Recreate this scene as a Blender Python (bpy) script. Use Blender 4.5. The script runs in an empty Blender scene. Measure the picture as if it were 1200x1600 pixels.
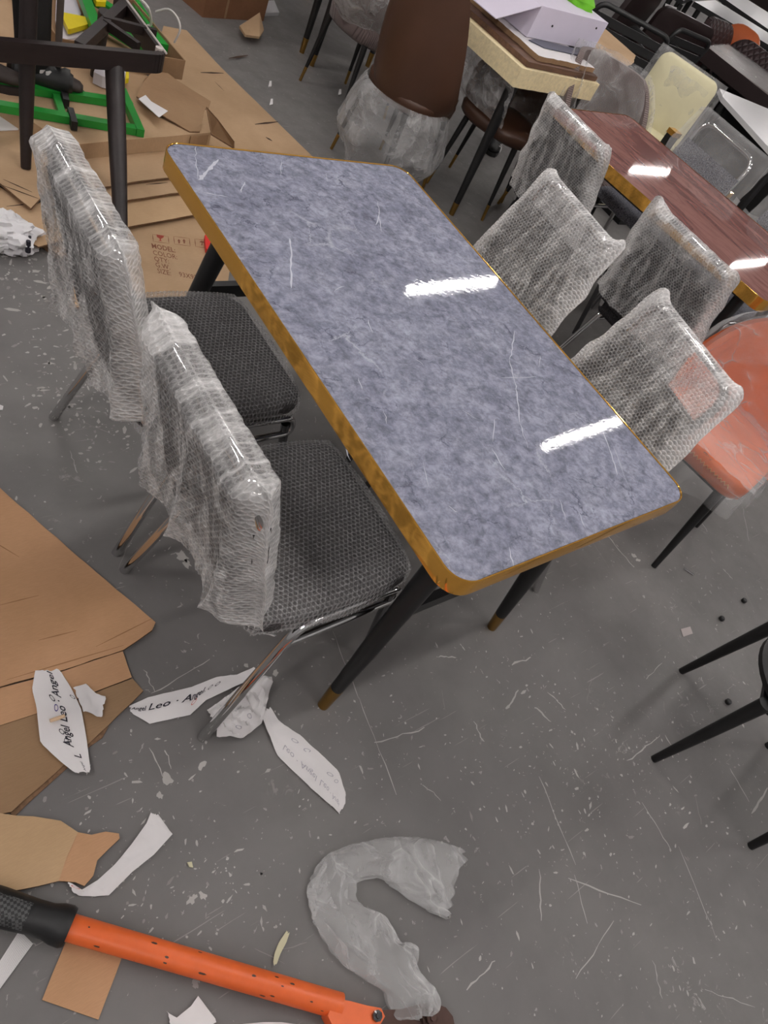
import bpy, math, random
from mathutils import Vector, Matrix, noise as mnoise
PI = math.pi
C = bpy.context.scene.collection
SC = bpy.context.scene
V = Vector
rnd = random.Random(7)

# ------------------------------------------------------------------ camera frame (solved from the table and its feet)
CAM = V((-1.2039, -0.9352, 1.6429)); FPX = 1117.08
RX = V((0.76535, -0.50880, 0.39311)); RY = V((-0.21526, -0.77807, -0.58998)); RZ = V((0.60655, 0.36699, -0.70526))
def ray(px, py): return RX*(px-600) + RY*(py-800) + RZ*FPX
def at(px, py, z=0.0):
    d = ray(px, py); return CAM + d*((z-CAM.z)/d.z)
def aty(px, py, y):
    d = ray(px, py); return CAM + d*((y-CAM.y)/d.y)
def atx(px, py, x):
    d = ray(px, py); return CAM + d*((x-CAM.x)/d.x)
def atd(px, py, dist):
    d = ray(px, py); return CAM + d.normalized()*dist

# ------------------------------------------------------------------ mesh helpers
def lin(c):
    def f(x):
        x /= 255.0
        return x/12.92 if x <= 0.04045 else ((x+0.055)/1.055)**2.4
    return (f(c[0]), f(c[1]), f(c[2]), 1.0)
def nz(p, s=1.0, seed=0.0): return mnoise.noise(V((p[0]*s+seed, p[1]*s-seed*1.7, p[2]*s+seed*0.6)))
def lerp(a, b, t): return a + (b-a)*t
def sstep(a, b, x):
    t = max(0.0, min(1.0, (x-a)/(b-a))) if b != a else float(x > a)
    return t*t*(3-2*t)

class MB:
    def __init__(self): self.v, self.f, self.m, self.uv = [], [], [], []
    def add(self, vs, fs, mi=0, uvs=None):
        o = len(self.v); self.v += [V(p) for p in vs]
        for k, f in enumerate(fs):
            self.f.append([i+o for i in f]); self.m.append(mi)
            self.uv.append([uvs[i] for i in f] if uvs else None)
        return self
    def box(self, c, s, rot=None, mi=0, taper=1.0):
        c = V(c); vs = []
        for z in (-.5, .5):
            k = taper if z > 0 else 1.0
            for x, y in ((-.5, -.5), (.5, -.5), (.5, .5), (-.5, .5)):
                p = V((x*s[0]*k, y*s[1]*k, z*s[2])); vs.append(c + (rot @ p if rot else p))
        return self.add(vs, [(3, 2, 1, 0), (4, 5, 6, 7), (0, 1, 5, 4), (1, 2, 6, 5), (2, 3, 7, 6), (3, 0, 4, 7)], mi)
    def beam(self, p, q, w, h, mi=0, up=V((0, 0, 1)), w2=None, h2=None):
        p, q = V(p), V(q); d = (q-p).normalized(); s = d.cross(up)
        if s.length < 1e-4: s = d.cross(V((0, 1, 0)))
        s.normalize(); u = s.cross(d); vs = []
        for c, ww, hh in ((p, w, h), (q, w2 or w, h2 or h)):
            for a, b in ((-.5, -.5), (.5, -.5), (.5, .5), (-.5, .5)): vs.append(c + s*(a*ww) + u*(b*hh))
        return self.add(vs, [(3, 2, 1, 0), (4, 5, 6, 7), (0, 1, 5, 4), (1, 2, 6, 5), (2, 3, 7, 6), (3, 0, 4, 7)], mi)
    def tube(self, pts, r, n=10, mi=0, caps=True, closed=False):
        pts = [V(p) for p in pts]; N = len(pts); rs = r if isinstance(r, (list, tuple)) else [r]*N
        T = []
        for i in range(N):
            a = pts[(i-1) % N] if (closed or i > 0) else pts[0]
            b = pts[(i+1) % N] if (closed or i < N-1) else pts[-1]
            t = b-a; T.append(t.normalized() if t.length > 1e-9 else V((0, 0, 1)))
        ref = V((0, 0, 1)) if abs(T[0].z) < .9 else V((1, 0, 0))
        u = T[0].cross(ref).normalized(); vs = []
        for i in range(N):
            u = (u - T[i]*u.dot(T[i]))
            u = u.normalized() if u.length > 1e-6 else T[i].orthogonal().normalized()
            w = T[i].cross(u)
            for k in range(n):
                a = 2*PI*k/n; vs.append(pts[i] + (u*math.cos(a) + w*math.sin(a))*rs[i])
        fs = []
        for i in range(N if closed else N-1):
            for k in range(n):
                a, b = i*n+k, i*n+(k+1) % n; c, d = ((i+1) % N)*n+(k+1) % n, ((i+1) % N)*n+k
                fs.append((a, b, c, d))
        if caps and not closed:
            fs.append(tuple(range(n-1, -1, -1))); fs.append(tuple((N-1)*n+k for k in range(n)))
        return self.add(vs, fs, mi)
    def lathe(self, prof, c=(0, 0, 0), n=20, mi=0, axis=None):
        c = V(c); vs = []; R = axis or Matrix.Identity(3)
        for r, z in prof:
            for k in range(n):
                a = 2*PI*k/n; vs.append(c + R @ V((r*math.cos(a), r*math.sin(a), z)))
        fs = []
        for i in range(len(prof)-1):
            for k in range(n):
                fs.append((i*n+k, i*n+(k+1) % n, (i+1)*n+(k+1) % n, (i+1)*n+k))
        fs.append(tuple(range(n-1, -1, -1))); fs.append(tuple((len(prof)-1)*n+k for k in range(n)))
        return self.add(vs, fs, mi)
    def grid(self, fn, nu, nv, mi=0, uvs=(1, 1), closed=False):
        vs, uv = [], []
        for j in range(nv+1):
            for i in range(nu+1):
                vs.append(fn(i/nu, j/nv)); uv.append((i/nu*uvs[0], j/nv*uvs[1]))
        fs = [(j*(nu+1)+i, j*(nu+1)+i+1, (j+1)*(nu+1)+i+1, (j+1)*(nu+1)+i) for j in range(nv) for i in range(nu)]
        return self.add(vs, fs, mi, uv)
    def loops(self, rings, mi=0, cap0=True, cap1=True, uvs=None):
        n = len(rings[0]); vs = [p for r in rings for p in r]; fs = []
        for i in range(len(rings)-1):
            for k in range(n): fs.append((i*n+k, i*n+(k+1) % n, (i+1)*n+(k+1) % n, (i+1)*n+k))
        if cap0: fs.append(tuple(range(n-1, -1, -1)))
        if cap1: fs.append(tuple((len(rings)-1)*n+k for k in range(n)))
        return self.add(vs, fs, mi, [(p[0], p[1]) for p in vs] if uvs else None)
    def slab(self, top, th, mi=0, side=None):
        """polygon of world points extruded downward by th"""
        n = len(top); vs = [V(p) for p in top] + [V(p)-V((0, 0, th)) for p in top]
        a = sum(vs[i].x*vs[(i+1) % n].y - vs[(i+1) % n].x*vs[i].y for i in range(n))
        if a < 0:
            vs = [V(p) for p in top[::-1]] + [V(p)-V((0, 0, th)) for p in top[::-1]]
        self.add(vs, [tuple(range(n)), tuple(range(2*n-1, n-1, -1))], mi)
        self.add(vs, [(i, n+i, n+(i+1) % n, (i+1) % n) for i in range(n)], mi if side is None else side)
        return self
    def build(self, name, mats, parent=None, loc=None, smooth=40, world=True, dbl=False):
        me = bpy.data.meshes.new(name)
        off = V(loc) if loc is not None else (OFF.get(parent.name, V()) if (parent and world) else V())
        me.from_pydata([p-off for p in self.v], [], self.f)
        if not isinstance(mats, (list, tuple)): mats = [mats]
        for m in mats: me.materials.append(m)
        me.polygons.foreach_set('material_index', self.m)
        if any(u is not None for u in self.uv):
            L = me.uv_layers.new(name='UVMap').data; k = 0
            for u, f in zip(self.uv, self.f):
                for i in range(len(f)):
                    L[k].uv = u[i] if u else (0, 0)
                    k += 1
        me.update()
        if smooth:
            me.shade_smooth()
            me.set_sharp_from_angle(angle=math.radians(smooth))
        o = bpy.data.objects.new(name, me); C.objects.link(o)
        if parent:
            o.parent = parent
            OFF[o.name] = OFF.get(parent.name, V())
        elif loc is not None: o.location = loc
        return o
OFF = {}
def tag(o, label, cat, group=None, kind=None):
    o['label'] = label; o['category'] = cat
    if group: o['group'] = group
    if kind: o['kind'] = kind
    return o
def thing(name, label, cat, loc=(0, 0, 0), rotz=0.0, group=None, local=False):
    o = bpy.data.objects.new(name, None); C.objects.link(o)
    o.location = loc; o.rotation_euler = (0, 0, rotz); o.empty_display_size = .1
    OFF[o.name] = V() if local else V(loc)
    return tag(o, label, cat, group)
def struct(o):
    o['kind'] = 'structure'; return o
def fillet(pts, r, n=6, closed=False):
    pts = [V(p) for p in pts]; out = []; N = len(pts)
    for i, p in enumerate(pts):
        if not closed and i in (0, N-1): out.append(p); continue
        a, b = pts[(i-1) % N], pts[(i+1) % N]
        ra = min(r, (a-p).length*.49, (b-p).length*.49)
        s, e = p+(a-p).normalized()*ra, p+(b-p).normalized()*ra
        for k in range(n+1):
            t = k/n; out.append(s*(1-t)**2 + p*2*t*(1-t) + e*t*t)
    return out
def rrect(w, d, r, n=5, z=0, c=(0, 0)):
    out = []
    for cx, cy, a0 in ((w/2-r, d/2-r, 0), (-w/2+r, d/2-r, PI/2), (-w/2+r, -d/2+r, PI), (w/2-r, -d/2+r, 1.5*PI)):
        for k in range(n+1):
            a = a0 + PI/2*k/n; out.append(V((c[0]+cx+r*math.cos(a), c[1]+cy+r*math.sin(a), z)))
    return out
def pline(pts, t):
    """point at fraction t of a polyline with uniform index parameter, smoothed"""
    n = len(pts)-1; x = max(0, min(n-1e-6, t*n)); i = int(x); f = x-i
    p0 = pts[max(0, i-1)]; p1 = pts[i]; p2 = pts[i+1]; p3 = pts[min(n, i+2)]
    return 0.5*((2*p1) + (p2-p0)*f + (2*p0-5*p1+4*p2-p3)*f*f + (3*p1-p0-3*p2+p3)*f**3)
def text_mesh(s, size=1.0, shear=0.0, res=3, bold=0.0):
    cu = bpy.data.curves.new('lettering', 'FONT'); cu.body = s; cu.size = size; cu.shear = shear
    cu.resolution_u = res; cu.offset = bold
    o = bpy.data.objects.new('lettering', cu); C.objects.link(o)
    dg = bpy.context.evaluated_depsgraph_get(); dg.update()
    me = o.evaluated_get(dg).to_mesh()
    vs = [v.co.copy() for v in me.vertices]; fs = [tuple(p.vertices) for p in me.polygons]
    o.evaluated_get(dg).to_mesh_clear()
    C.objects.unlink(o); bpy.data.objects.remove(o); bpy.data.curves.remove(cu)
    return vs, fs

# ------------------------------------------------------------------ materials
def newmat(name):
    m = bpy.data.materials.new(name); m.use_nodes = True
    nt = m.node_tree; return m, nt, nt.nodes['Principled BSDF']
def N(nt, typ, **kw):
    n = nt.nodes.new(typ)
    for k, v in kw.items():
        if k.startswith('i_'):
            n.inputs[int(k[2:]) if k[2:].isdigit() else k[2:].replace('_', ' ')].default_value = v
        else: setattr(n, k, v)
    return n
def ramp(nt, stops):
    r = N(nt, 'ShaderNodeValToRGB'); e = r.color_ramp.elements
    while len(e) < len(stops): e.new(0.5)
    for el, (p, c) in zip(e, stops):
        el.position = p; el.color = c if len(c) == 4 else lin(c)
    return r
def G(x): return (x, x, x, 1)
def math_(nt, op, a, b=None, c=None):
    n = N(nt, 'ShaderNodeMath', operation=op)
    for i, x in enumerate((a, b, c)):
        if x is None: continue
        if isinstance(x, (int, float)): n.inputs[i].default_value = x
        else: nt.links.new(x, n.inputs[i])
    return n.outputs[0]
def mixc(nt, fac, a, b, blend='MIX'):
    n = N(nt, 'ShaderNodeMix', data_type='RGBA', blend_type=blend)
    for i, x in ((0, fac), (6, a), (7, b)):
        if isinstance(x, (int, float)): n.inputs[i].default_value = x
        elif isinstance(x, tuple): n.inputs[i].default_value = x
        else: nt.links.new(x, n.inputs[i])
    return n.outputs[2]
def bump(nt, b, height, strength=.3, dist=.01):
    n = N(nt, 'ShaderNodeBump'); n.inputs['Strength'].default_value = strength; n.inputs['Distance'].default_value = dist
    nt.links.new(height, n.inputs['Height']); nt.links.new(n.outputs[0], b.inputs['Normal']); return n
def tex(nt, typ, coord, scale=5, detail=4, rough=.55, dist=0, vscale=None, rot=None):
    src = coord
    if vscale or rot:
        mp = N(nt, 'ShaderNodeMapping')
        if vscale: mp.inputs['Scale'].default_value = vscale
        if rot: mp.inputs['Rotation'].default_value = rot
        nt.links.new(coord, mp.inputs[0]); src = mp.outputs[0]
    n = N(nt, typ); n.inputs['Scale'].default_value = scale
    if typ == 'ShaderNodeTexNoise':
        n.inputs['Detail'].default_value = detail; n.inputs['Roughness'].default_value = rough; n.inputs['Distortion'].default_value = dist
    nt.links.new(src, n.inputs['Vector']); return n
def simple(name, col, rough=.5, metal=0.0, var=0.0, vs=8.0, bmp=0.0, bs=60.0, spec=.5, coat=0.0, sheen=0.0):
    m, nt, b = newmat(name)
    b.inputs['Roughness'].default_value = rough; b.inputs['Metallic'].default_value = metal
    b.inputs['Specular IOR Level'].default_value = spec; b.inputs['Coat Weight'].default_value = coat
    b.inputs['Sheen Weight'].default_value = sheen
    tc = N(nt, 'ShaderNodeTexCoord'); c = lin(col)
    nn = tex(nt, 'ShaderNodeTexNoise', tc.outputs['Object'], vs)
    r = ramp(nt, [(.3, tuple(x*(1-var) for x in c[:3])+(1,)), (.7, tuple(min(1, x*(1+var)) for x in c[:3])+(1,))])
    nt.links.new(nn.outputs[0], r.inputs[0]); nt.links.new(r.outputs[0], b.inputs['Base Color'])
    if bmp:
        n2 = tex(nt, 'ShaderNodeTexNoise', tc.outputs['Object'], bs); bump(nt, b, n2.outputs[0], bmp, .005)
    return m

def m_floor():
    m, nt, b = newmat('painted_concrete'); tc = N(nt, 'ShaderNodeTexCoord'); o = tc.outputs['Object']
    n1 = tex(nt, 'ShaderNodeTexNoise', o, 1.3, 5, .6); n2 = tex(nt, 'ShaderNodeTexNoise', o, 9, 6, .65); n3 = tex(nt, 'ShaderNodeTexNoise', o, 70, 3)
    r1 = ramp(nt, [(.3, (106, 103, 102)), (.7, (123, 120, 118))]); nt.links.new(n1.outputs[0], r1.inputs[0])
    r2 = ramp(nt, [(.42, G(0)), (.75, G(.35))]); nt.links.new(n2.outputs[0], r2.inputs[0])
    c = mixc(nt, r2.outputs[0], r1.outputs[0], lin((96, 94, 92)))
    # pale worn paint where two noises agree
    m1 = ramp(nt, [(.55, G(0)), (.68, G(1))]); nt.links.new(tex(nt, 'ShaderNodeTexNoise', o, 2.4, 4, .5).outputs[0], m1.inputs[0])
    m2 = ramp(nt, [(.60, G(0)), (.64, G(1))]); nt.links.new(tex(nt, 'ShaderNodeTexNoise', o, 26, 7, .7, 1.2).outputs[0], m2.inputs[0])
    w = math_(nt, 'MULTIPLY', m1.outputs[0], m2.outputs[0])
    m3 = ramp(nt, [(.668, G(0)), (.69, G(1))]); nt.links.new(tex(nt, 'ShaderNodeTexNoise', o, 48, 4, .6, .6).outputs[0], m3.inputs[0])
    w = math_(nt, 'MAXIMUM', w, math_(nt, 'MULTIPLY', m3.outputs[0], .8))
    c = mixc(nt, math_(nt, 'MULTIPLY', w, .8), c, lin((172, 168, 164)))
    # fine hairline scratches in two directions
    for rot, sc in (((0, 0, .5), 5), ((0, 0, -1.1), 4)):
        s1 = tex(nt, 'ShaderNodeTexNoise', o, sc, 3, .5, .0, (1, 34, 1), rot)
        q = ramp(nt, [(.715, G(0)), (.735, G(.55))]); nt.links.new(s1.outputs[0], q.inputs[0])
        c = mixc(nt, q.outputs[0], c, lin((165, 161, 157)))
    nt.links.new(c, b.inputs['Base Color'])
    rr = ramp(nt, [(.3, G(.42)), (.7, G(.60))]); nt.links.new(n2.outputs[0], rr.inputs[0]); nt.links.new(rr.outputs[0], b.inputs['Roughness'])
    bump(nt, b, n3.outputs[0], .06, .003); b.inputs['Specular IOR Level'].default_value = .4
    return m
def m_marble():
    m, nt, b = newmat('grey_marble_laminate'); tc = N(nt, 'ShaderNodeTexCoord'); o = tc.outputs['Object']
    n1 = tex(nt, 'ShaderNodeTexNoise', o, 8.0, 7, .66, .15); n2 = tex(nt, 'ShaderNodeTexNoise', o, 46, 8, .72, .25)
    r1 = ramp(nt, [(.32, (120, 122, 138)), (.5, (135, 137, 153)), (.68, (150, 152, 167))]); nt.links.new(n1.outputs[0], r1.inputs[0])
    r2 = ramp(nt, [(.34, G(.0)), (.5, G(.5)), (.64, G(1))]); nt.links.new(n2.outputs[0], r2.inputs[0])
    c = mixc(nt, .38, r1.outputs[0], r2.outputs[0], 'OVERLAY')
    # dark cracks
    dst = tex(nt, 'ShaderNodeTexNoise', o, 9, 6, .7)
    mv = N(nt, 'ShaderNodeVectorMath', operation='MULTIPLY_ADD'); nt.links.new(dst.outputs['Color'], mv.inputs[0]); mv.inputs[1].default_value = (.12, .12, .0); nt.links.new(o, mv.inputs[2])
    vo = N(nt, 'ShaderNodeTexVoronoi', feature='DISTANCE_TO_EDGE'); vo.inputs['Scale'].default_value = 13; nt.links.new(mv.outputs[0], vo.inputs['Vector'])
    rv = ramp(nt, [(0, G(1)), (.035, G(0))]); nt.links.new(vo.outputs['Distance'], rv.inputs[0])
    mk = ramp(nt, [(.5, G(0)), (.64, G(1))]); nt.links.new(tex(nt, 'ShaderNodeTexNoise', o, 14, 4).outputs[0], mk.inputs[0])
    c = mixc(nt, math_(nt, 'MULTIPLY', math_(nt, 'MULTIPLY', rv.outputs[0], mk.outputs[0]), .75), c, lin((70, 72, 88)))
    # faint pale cracks
    vo2 = N(nt, 'ShaderNodeTexVoronoi', feature='DISTANCE_TO_EDGE'); vo2.inputs['Scale'].default_value = 6; nt.links.new(mv.outputs[0], vo2.inputs['Vector'])
    rv2 = ramp(nt, [(0, G(1)), (.02, G(0))]); nt.links.new(vo2.outputs['Distance'], rv2.inputs[0])
    mk2 = ramp(nt, [(.54, G(0)), (.66, G(1))]); nt.links.new(tex(nt, 'ShaderNodeTexNoise', o, 5.5, 3).outputs[0], mk2.inputs[0])
    c = mixc(nt, math_(nt, 'MULTIPLY', math_(nt, 'MULTIPLY', rv2.outputs[0], mk2.outputs[0]), .7), c, lin((186, 188, 200)))
    nt.links.new(c, b.inputs['Base Color'])
    b.inputs['Roughness'].default_value = .03; b.inputs['Coat Weight'].default_value = .0; b.inputs['Specular IOR Level'].default_value = .42
    nb = tex(nt, 'ShaderNodeTexNoise', o, 90, 2); bump(nt, b, nb.outputs[0], .018, .004)
    return m
def m_redmarble():
    m, nt, b = newmat('red_brown_marble'); tc = N(nt, 'ShaderNodeTexCoord'); o = tc.outputs['Object']
    n1 = tex(nt, 'ShaderNodeTexNoise', o, 2.2, 7, .65, 1.2, (3.6, .8, 1), (0, 0, -.25))
    r1 = ramp(nt, [(.25, (92, 56, 54)), (.42, (124, 82, 78)), (.56, (154, 110, 102)), (.66, (126, 82, 78)), (.8, (178, 142, 128))]); nt.links.new(n1.outputs[0], r1.inputs[0])
    nt.links.new(r1.outputs[0], b.inputs['Base Color']); b.inputs['Roughness'].default_value = .03; b.inputs['Specular IOR Level'].default_value = .6
    return m
def m_cardboard(name, c1, c2):
    m, nt, b = newmat(name); tc = N(nt, 'ShaderNodeTexCoord'); o = tc.outputs['Object']
    n1 = tex(nt, 'ShaderNodeTexNoise', o, 3, 5, .6); n2 = tex(nt, 'ShaderNodeTexNoise', o, 60, 3, .6, 0, (1, 9, 1), (0, 0, .3))
    r = ramp(nt, [(.3, c1), (.7, c2)]); nt.links.new(n1.outputs[0], r.inputs[0])
    r2 = ramp(nt, [(.4, G(.86)), (.65, G(1.0))]); nt.links.new(n2.outputs[0], r2.inputs[0])
    c = mixc(nt, .5, r.outputs[0], r2.outputs[0], 'MULTIPLY')
    nt.links.new(c, b.inputs['Base Color']); b.inputs['Roughness'].default_value = .8; b.inputs['Specular IOR Level'].default_value = .2
    bump(nt, b, n2.outputs[0], .08, .004); return m
def m_fabric(name, c1, c2, scale=260):
    m, nt, b = newmat(name); tc = N(nt, 'ShaderNodeTexCoord'); o = tc.outputs['Object']
    n1 = tex(nt, 'ShaderNodeTexNoise', o, scale, 2, .6); r = ramp(nt, [(.35, c1), (.65, c2)]); nt.links.new(n1.outputs[0], r.inputs[0])
    nt.links.new(r.outputs[0], b.inputs['Base Color']); b.inputs['Roughness'].default_value = .9; b.inputs['Specular IOR Level'].default_value = .15
    bump(nt, b, n1.outputs[0], .4, .002); return m
def m_ribbed(name, c1, c2, scale=90):
    m, nt, b = newmat(name); uv = N(nt, 'ShaderNodeUVMap'); sp = N(nt, 'ShaderNodeSeparateXYZ'); nt.links.new(uv.outputs[0], sp.inputs[0])
    s = math_(nt, 'ABSOLUTE', math_(nt, 'SINE', math_(nt, 'MULTIPLY', sp.outputs[0], PI*scale)))
    r = ramp(nt, [(.0, c1), (.7, c2)]); nt.links.new(s, r.inputs[0]); nt.links.new(r.outputs[0], b.inputs['Base Color'])
    b.inputs['Roughness'].default_value = .85; b.inputs['Sheen Weight'].default_value = .2; bump(nt, b, s, .6, .004); return m
def m_quilt(name, c1, c2):
    m, nt, b = newmat(name); uv = N(nt, 'ShaderNodeUVMap'); sp = N(nt, 'ShaderNodeSeparateXYZ'); nt.links.new(uv.outputs[0], sp.inputs[0])
    a = math_(nt, 'ABSOLUTE', math_(nt, 'SINE', math_(nt, 'MULTIPLY', math_(nt, 'ADD', sp.outputs[0], sp.outputs[1]), 42)))
    d = math_(nt, 'ABSOLUTE', math_(nt, 'SINE', math_(nt, 'MULTIPLY', math_(nt, 'SUBTRACT', sp.outputs[0], sp.outputs[1]), 42)))
    s = math_(nt, 'MINIMUM', a, d); r = ramp(nt, [(.0, c1), (.35, c2)]); nt.links.new(s, r.inputs[0]); nt.links.new(r.outputs[0], b.inputs['Base Color'])
    b.inputs['Roughness'].default_value = .45; bump(nt, b, s, .7, .01); return m
def m_bubble(name, base=.30, ring=.35, crump=.35, pitch=.0115, col=(232, 230, 230), rough=.28, edge=.3, border=0.0, streak=0.0, fine_=.35):
    """clear bubble wrap: hexagonally packed bubbles from the UVs (metres), see-through with milky rims and creases"""
    m, nt, b = newmat(name); uv = N(nt, 'ShaderNodeUVMap')
    def cell(off):
        p = N(nt, 'ShaderNodeVectorMath', operation='MULTIPLY_ADD'); nt.links.new(uv.outputs[0], p.inputs[0])
        p.inputs[1].default_value = (1/pitch, 1/(pitch*1.7320508), 0); p.inputs[2].default_value = (off, off, 0)
        f = N(nt, 'ShaderNodeVectorMath', operation='FRACTION'); nt.links.new(p.outputs[0], f.inputs[0])
        s = N(nt, 'ShaderNodeVectorMath', operation='SUBTRACT'); nt.links.new(f.outputs[0], s.inputs[0]); s.inputs[1].default_value = (.5, .5, 0)
        k = N(nt, 'ShaderNodeVectorMath', operation='MULTIPLY'); nt.links.new(s.outputs[0], k.inputs[0]); k.inputs[1].default_value = (1, 1.7320508, 0)
        L = N(nt, 'ShaderNodeVectorMath', operation='LENGTH'); nt.links.new(k.outputs[0], L.inputs[0]); return L.outputs['Value']
    d = math_(nt, 'MINIMUM', cell(0.0), cell(0.5))
    rg = ramp(nt, [(.24, G(.0)), (.36, G(.35)), (.43, G(1)), (.50, G(.55))]); nt.links.new(d, rg.inputs[0])
    hg = ramp(nt, [(.20, G(1)), (.40, G(.55)), (.47, G(0))]); nt.links.new(d, hg.inputs[0])
    tc = N(nt, 'ShaderNodeTexCoord'); o = tc.outputs['Object']
    cn = tex(nt, 'ShaderNodeTexNoise', o, 11, 6, .65, 1.0); cr = ramp(nt, [(.45, G(0)), (.72, G(1))]); nt.links.new(cn.outputs[0], cr.inputs[0])
    fine = tex(nt, 'ShaderNodeTexNoise', o, 160, 2); fr = ramp(nt, [(.45, G(.0)), (.7, G(1))]); nt.links.new(fine.outputs[0], fr.inputs[0])
    lw = N(nt, 'ShaderNodeLayerWeight'); lw.inputs[0].default_value = .35
    a = math_(nt, 'ADD', math_(nt, 'MULTIPLY', rg.outputs[0], ring), base)
    a = math_(nt, 'ADD', a, math_(nt, 'MULTIPLY', cr.outputs[0], crump))
    a = math_(nt, 'ADD', a, math_(nt, 'MULTIPLY', fr.outputs[0], ring*fine_))
    if border or streak:
        sp = N(nt, 'ShaderNodeSeparateXYZ'); nt.links.new(uv.outputs[0], sp.inputs[0])
        wob = math_(nt, 'MULTIPLY', cn.outputs[0], .10)
        ex = math_(nt, 'ADD', math_(nt, 'ABSOLUTE', math_(nt, 'SUBTRACT', sp.outputs[0], .22)), wob)
        e1 = ramp(nt, [(.19, G(0)), (.26, G(1))]); nt.links.new(ex, e1.inputs[0])
        ey = math_(nt, 'ADD', sp.outputs[1], wob); e2 = ramp(nt, [(.40, G(0)), (.47, G(.35)), (.53, G(.8))]); nt.links.new(ey, e2.inputs[0])
        a = math_(nt, 'ADD', a, math_(nt, 'MULTIPLY', math_(nt, 'MAXIMUM', e1.outputs[0], e2.outputs[0]), border))
        sn = tex(nt, 'ShaderNodeTexNoise', uv.outputs[0], 1.0, 4, .55, 1.2, (24, 4.5, 1)); s2 = ramp(nt, [(.48, G(0)), (.56, G(.55)), (.62, G(1)), (.70, G(.5))]); nt.links.new(sn.outputs[0], s2.inputs[0])
        a = math_(nt, 'ADD', a, math_(nt, 'MULTIPLY', s2.outputs[0], streak))
    a = math_(nt, 'ADD', a, math_(nt, 'MULTIPLY', lw.outputs['Facing'], edge))
    a = math_(nt, 'MINIMUM', a, .95); nt.links.new(a, b.inputs['Alpha'])
    b.inputs['Base Color'].default_value = lin(col); b.inputs['Roughness'].default_value = rough; b.inputs['Specular IOR Level'].default_value = .6
    h = math_(nt, 'ADD', hg.outputs[0], math_(nt, 'MULTIPLY', fine.outputs[0], .8)); bump(nt, b, h, .7, .003); return m
def m_film(name, base=.18, crump=.45, col=(225, 224, 224), scale=9, rough=.22, edge=.4, crease=None):
    m, nt, b = newmat(name); tc = N(nt, 'ShaderNodeTexCoord'); o = tc.outputs['Object']
    cn = tex(nt, 'ShaderNodeTexNoise', o, scale, 7, .62, 2.0); cr = ramp(nt, [(.42, G(0)), (.6, G(.4)), (.7, G(1))]); nt.links.new(cn.outputs[0], cr.inputs[0])
    dn = tex(nt, 'ShaderNodeTexNoise', o, scale*1.2, 2, .5)       # crumpled facets with bright folds
    mv = N(nt, 'ShaderNodeVectorMath', operation='MULTIPLY_ADD'); nt.links.new(dn.outputs['Color'], mv.inputs[0]); mv.inputs[1].default_value = (.10, .10, .10); nt.links.new(o, mv.inputs[2])
    mp = N(nt, 'ShaderNodeMapping'); mp.inputs['Scale'].default_value = (1.0, .36, .55); mp.inputs['Rotation'].default_value = (.3, .2, .7); nt.links.new(mv.outputs[0], mp.inputs[0])
    ve = N(nt, 'ShaderNodeTexVoronoi', feature='DISTANCE_TO_EDGE'); ve.inputs['Scale'].default_value = scale*3.2; nt.links.new(mp.outputs[0], ve.inputs['Vector'])
    vc = N(nt, 'ShaderNodeTexVoronoi', feature='F1'); vc.inputs['Scale'].default_value = scale*3.2; nt.links.new(mp.outputs[0], vc.inputs['Vector'])
    rr0 = ramp(nt, [(0, G(1)), (.02, G(.35)), (.10, G(0))]); nt.links.new(ve.outputs['Distance'], rr0.inputs[0])
    rm = ramp(nt, [(.42, G(0)), (.62, G(1))]); nt.links.new(tex(nt, 'ShaderNodeTexNoise', o, scale*2.2, 2).outputs[0], rm.inputs[0])
    rr = ramp(nt, [(0, G(0)), (1, G(1))]); nt.links.new(math_(nt, 'MULTIPLY', rr0.outputs[0], rm.outputs[0]), rr.inputs[0])
    cs = N(nt, 'ShaderNodeSeparateColor'); nt.links.new(vc.outputs['Color'], cs.inputs[0])
    lw = N(nt, 'ShaderNodeLayerWeight'); lw.inputs[0].default_value = .3
    a = math_(nt, 'ADD', math_(nt, 'MULTIPLY', cr.outputs[0], crump), base)
    a = math_(nt, 'ADD', a, math_(nt, 'MULTIPLY', rr.outputs[0], crump*.55 if crease is None else crease)); a = math_(nt, 'ADD', a, math_(nt, 'MULTIPLY', cs.outputs[0], crump*.35)); a = math_(nt, 'ADD', a, math_(nt, 'MULTIPLY', lw.outputs['Facing'], edge))
    nt.links.new(math_(nt, 'MINIMUM', a, .9), b.inputs['Alpha'])
    b.inputs['Base Color'].default_value = lin(col); b.inputs['Roughness'].default_value = rough; b.inputs['Specular IOR Level'].default_value = .6
    bump(nt, b, math_(nt, 'ADD', math_(nt, 'MULTIPLY', rr.outputs[0], .3), math_(nt, 'ADD', cn.outputs[0], math_(nt, 'MULTIPLY', vc.outputs['Distance'], .6))), .55, .02); return m
def m_emit(name, col, s):
    m, nt, b = newmat(name); b.inputs['Emission Color'].default_value = lin(col); b.inputs['Emission Strength'].default_value = s
    b.inputs['Base Color'].default_value = lin(col); return m
def m_wood(name, c1, c2, rough=.5, sc=(1, 14, 14)):
    m, nt, b = newmat(name); tc = N(nt, 'ShaderNodeTexCoord')
    n1 = tex(nt, 'ShaderNodeTexNoise', tc.outputs['Object'], 3, 5, .6, .6, sc); r = ramp(nt, [(.3, c1), (.7, c2)]); nt.links.new(n1.outputs[0], r.inputs[0])
    nt.links.new(r.outputs[0], b.inputs['Base Color']); b.inputs['Roughness'].default_value = rough; bump(nt, b, n1.outputs[0], .1, .003); return m

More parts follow.
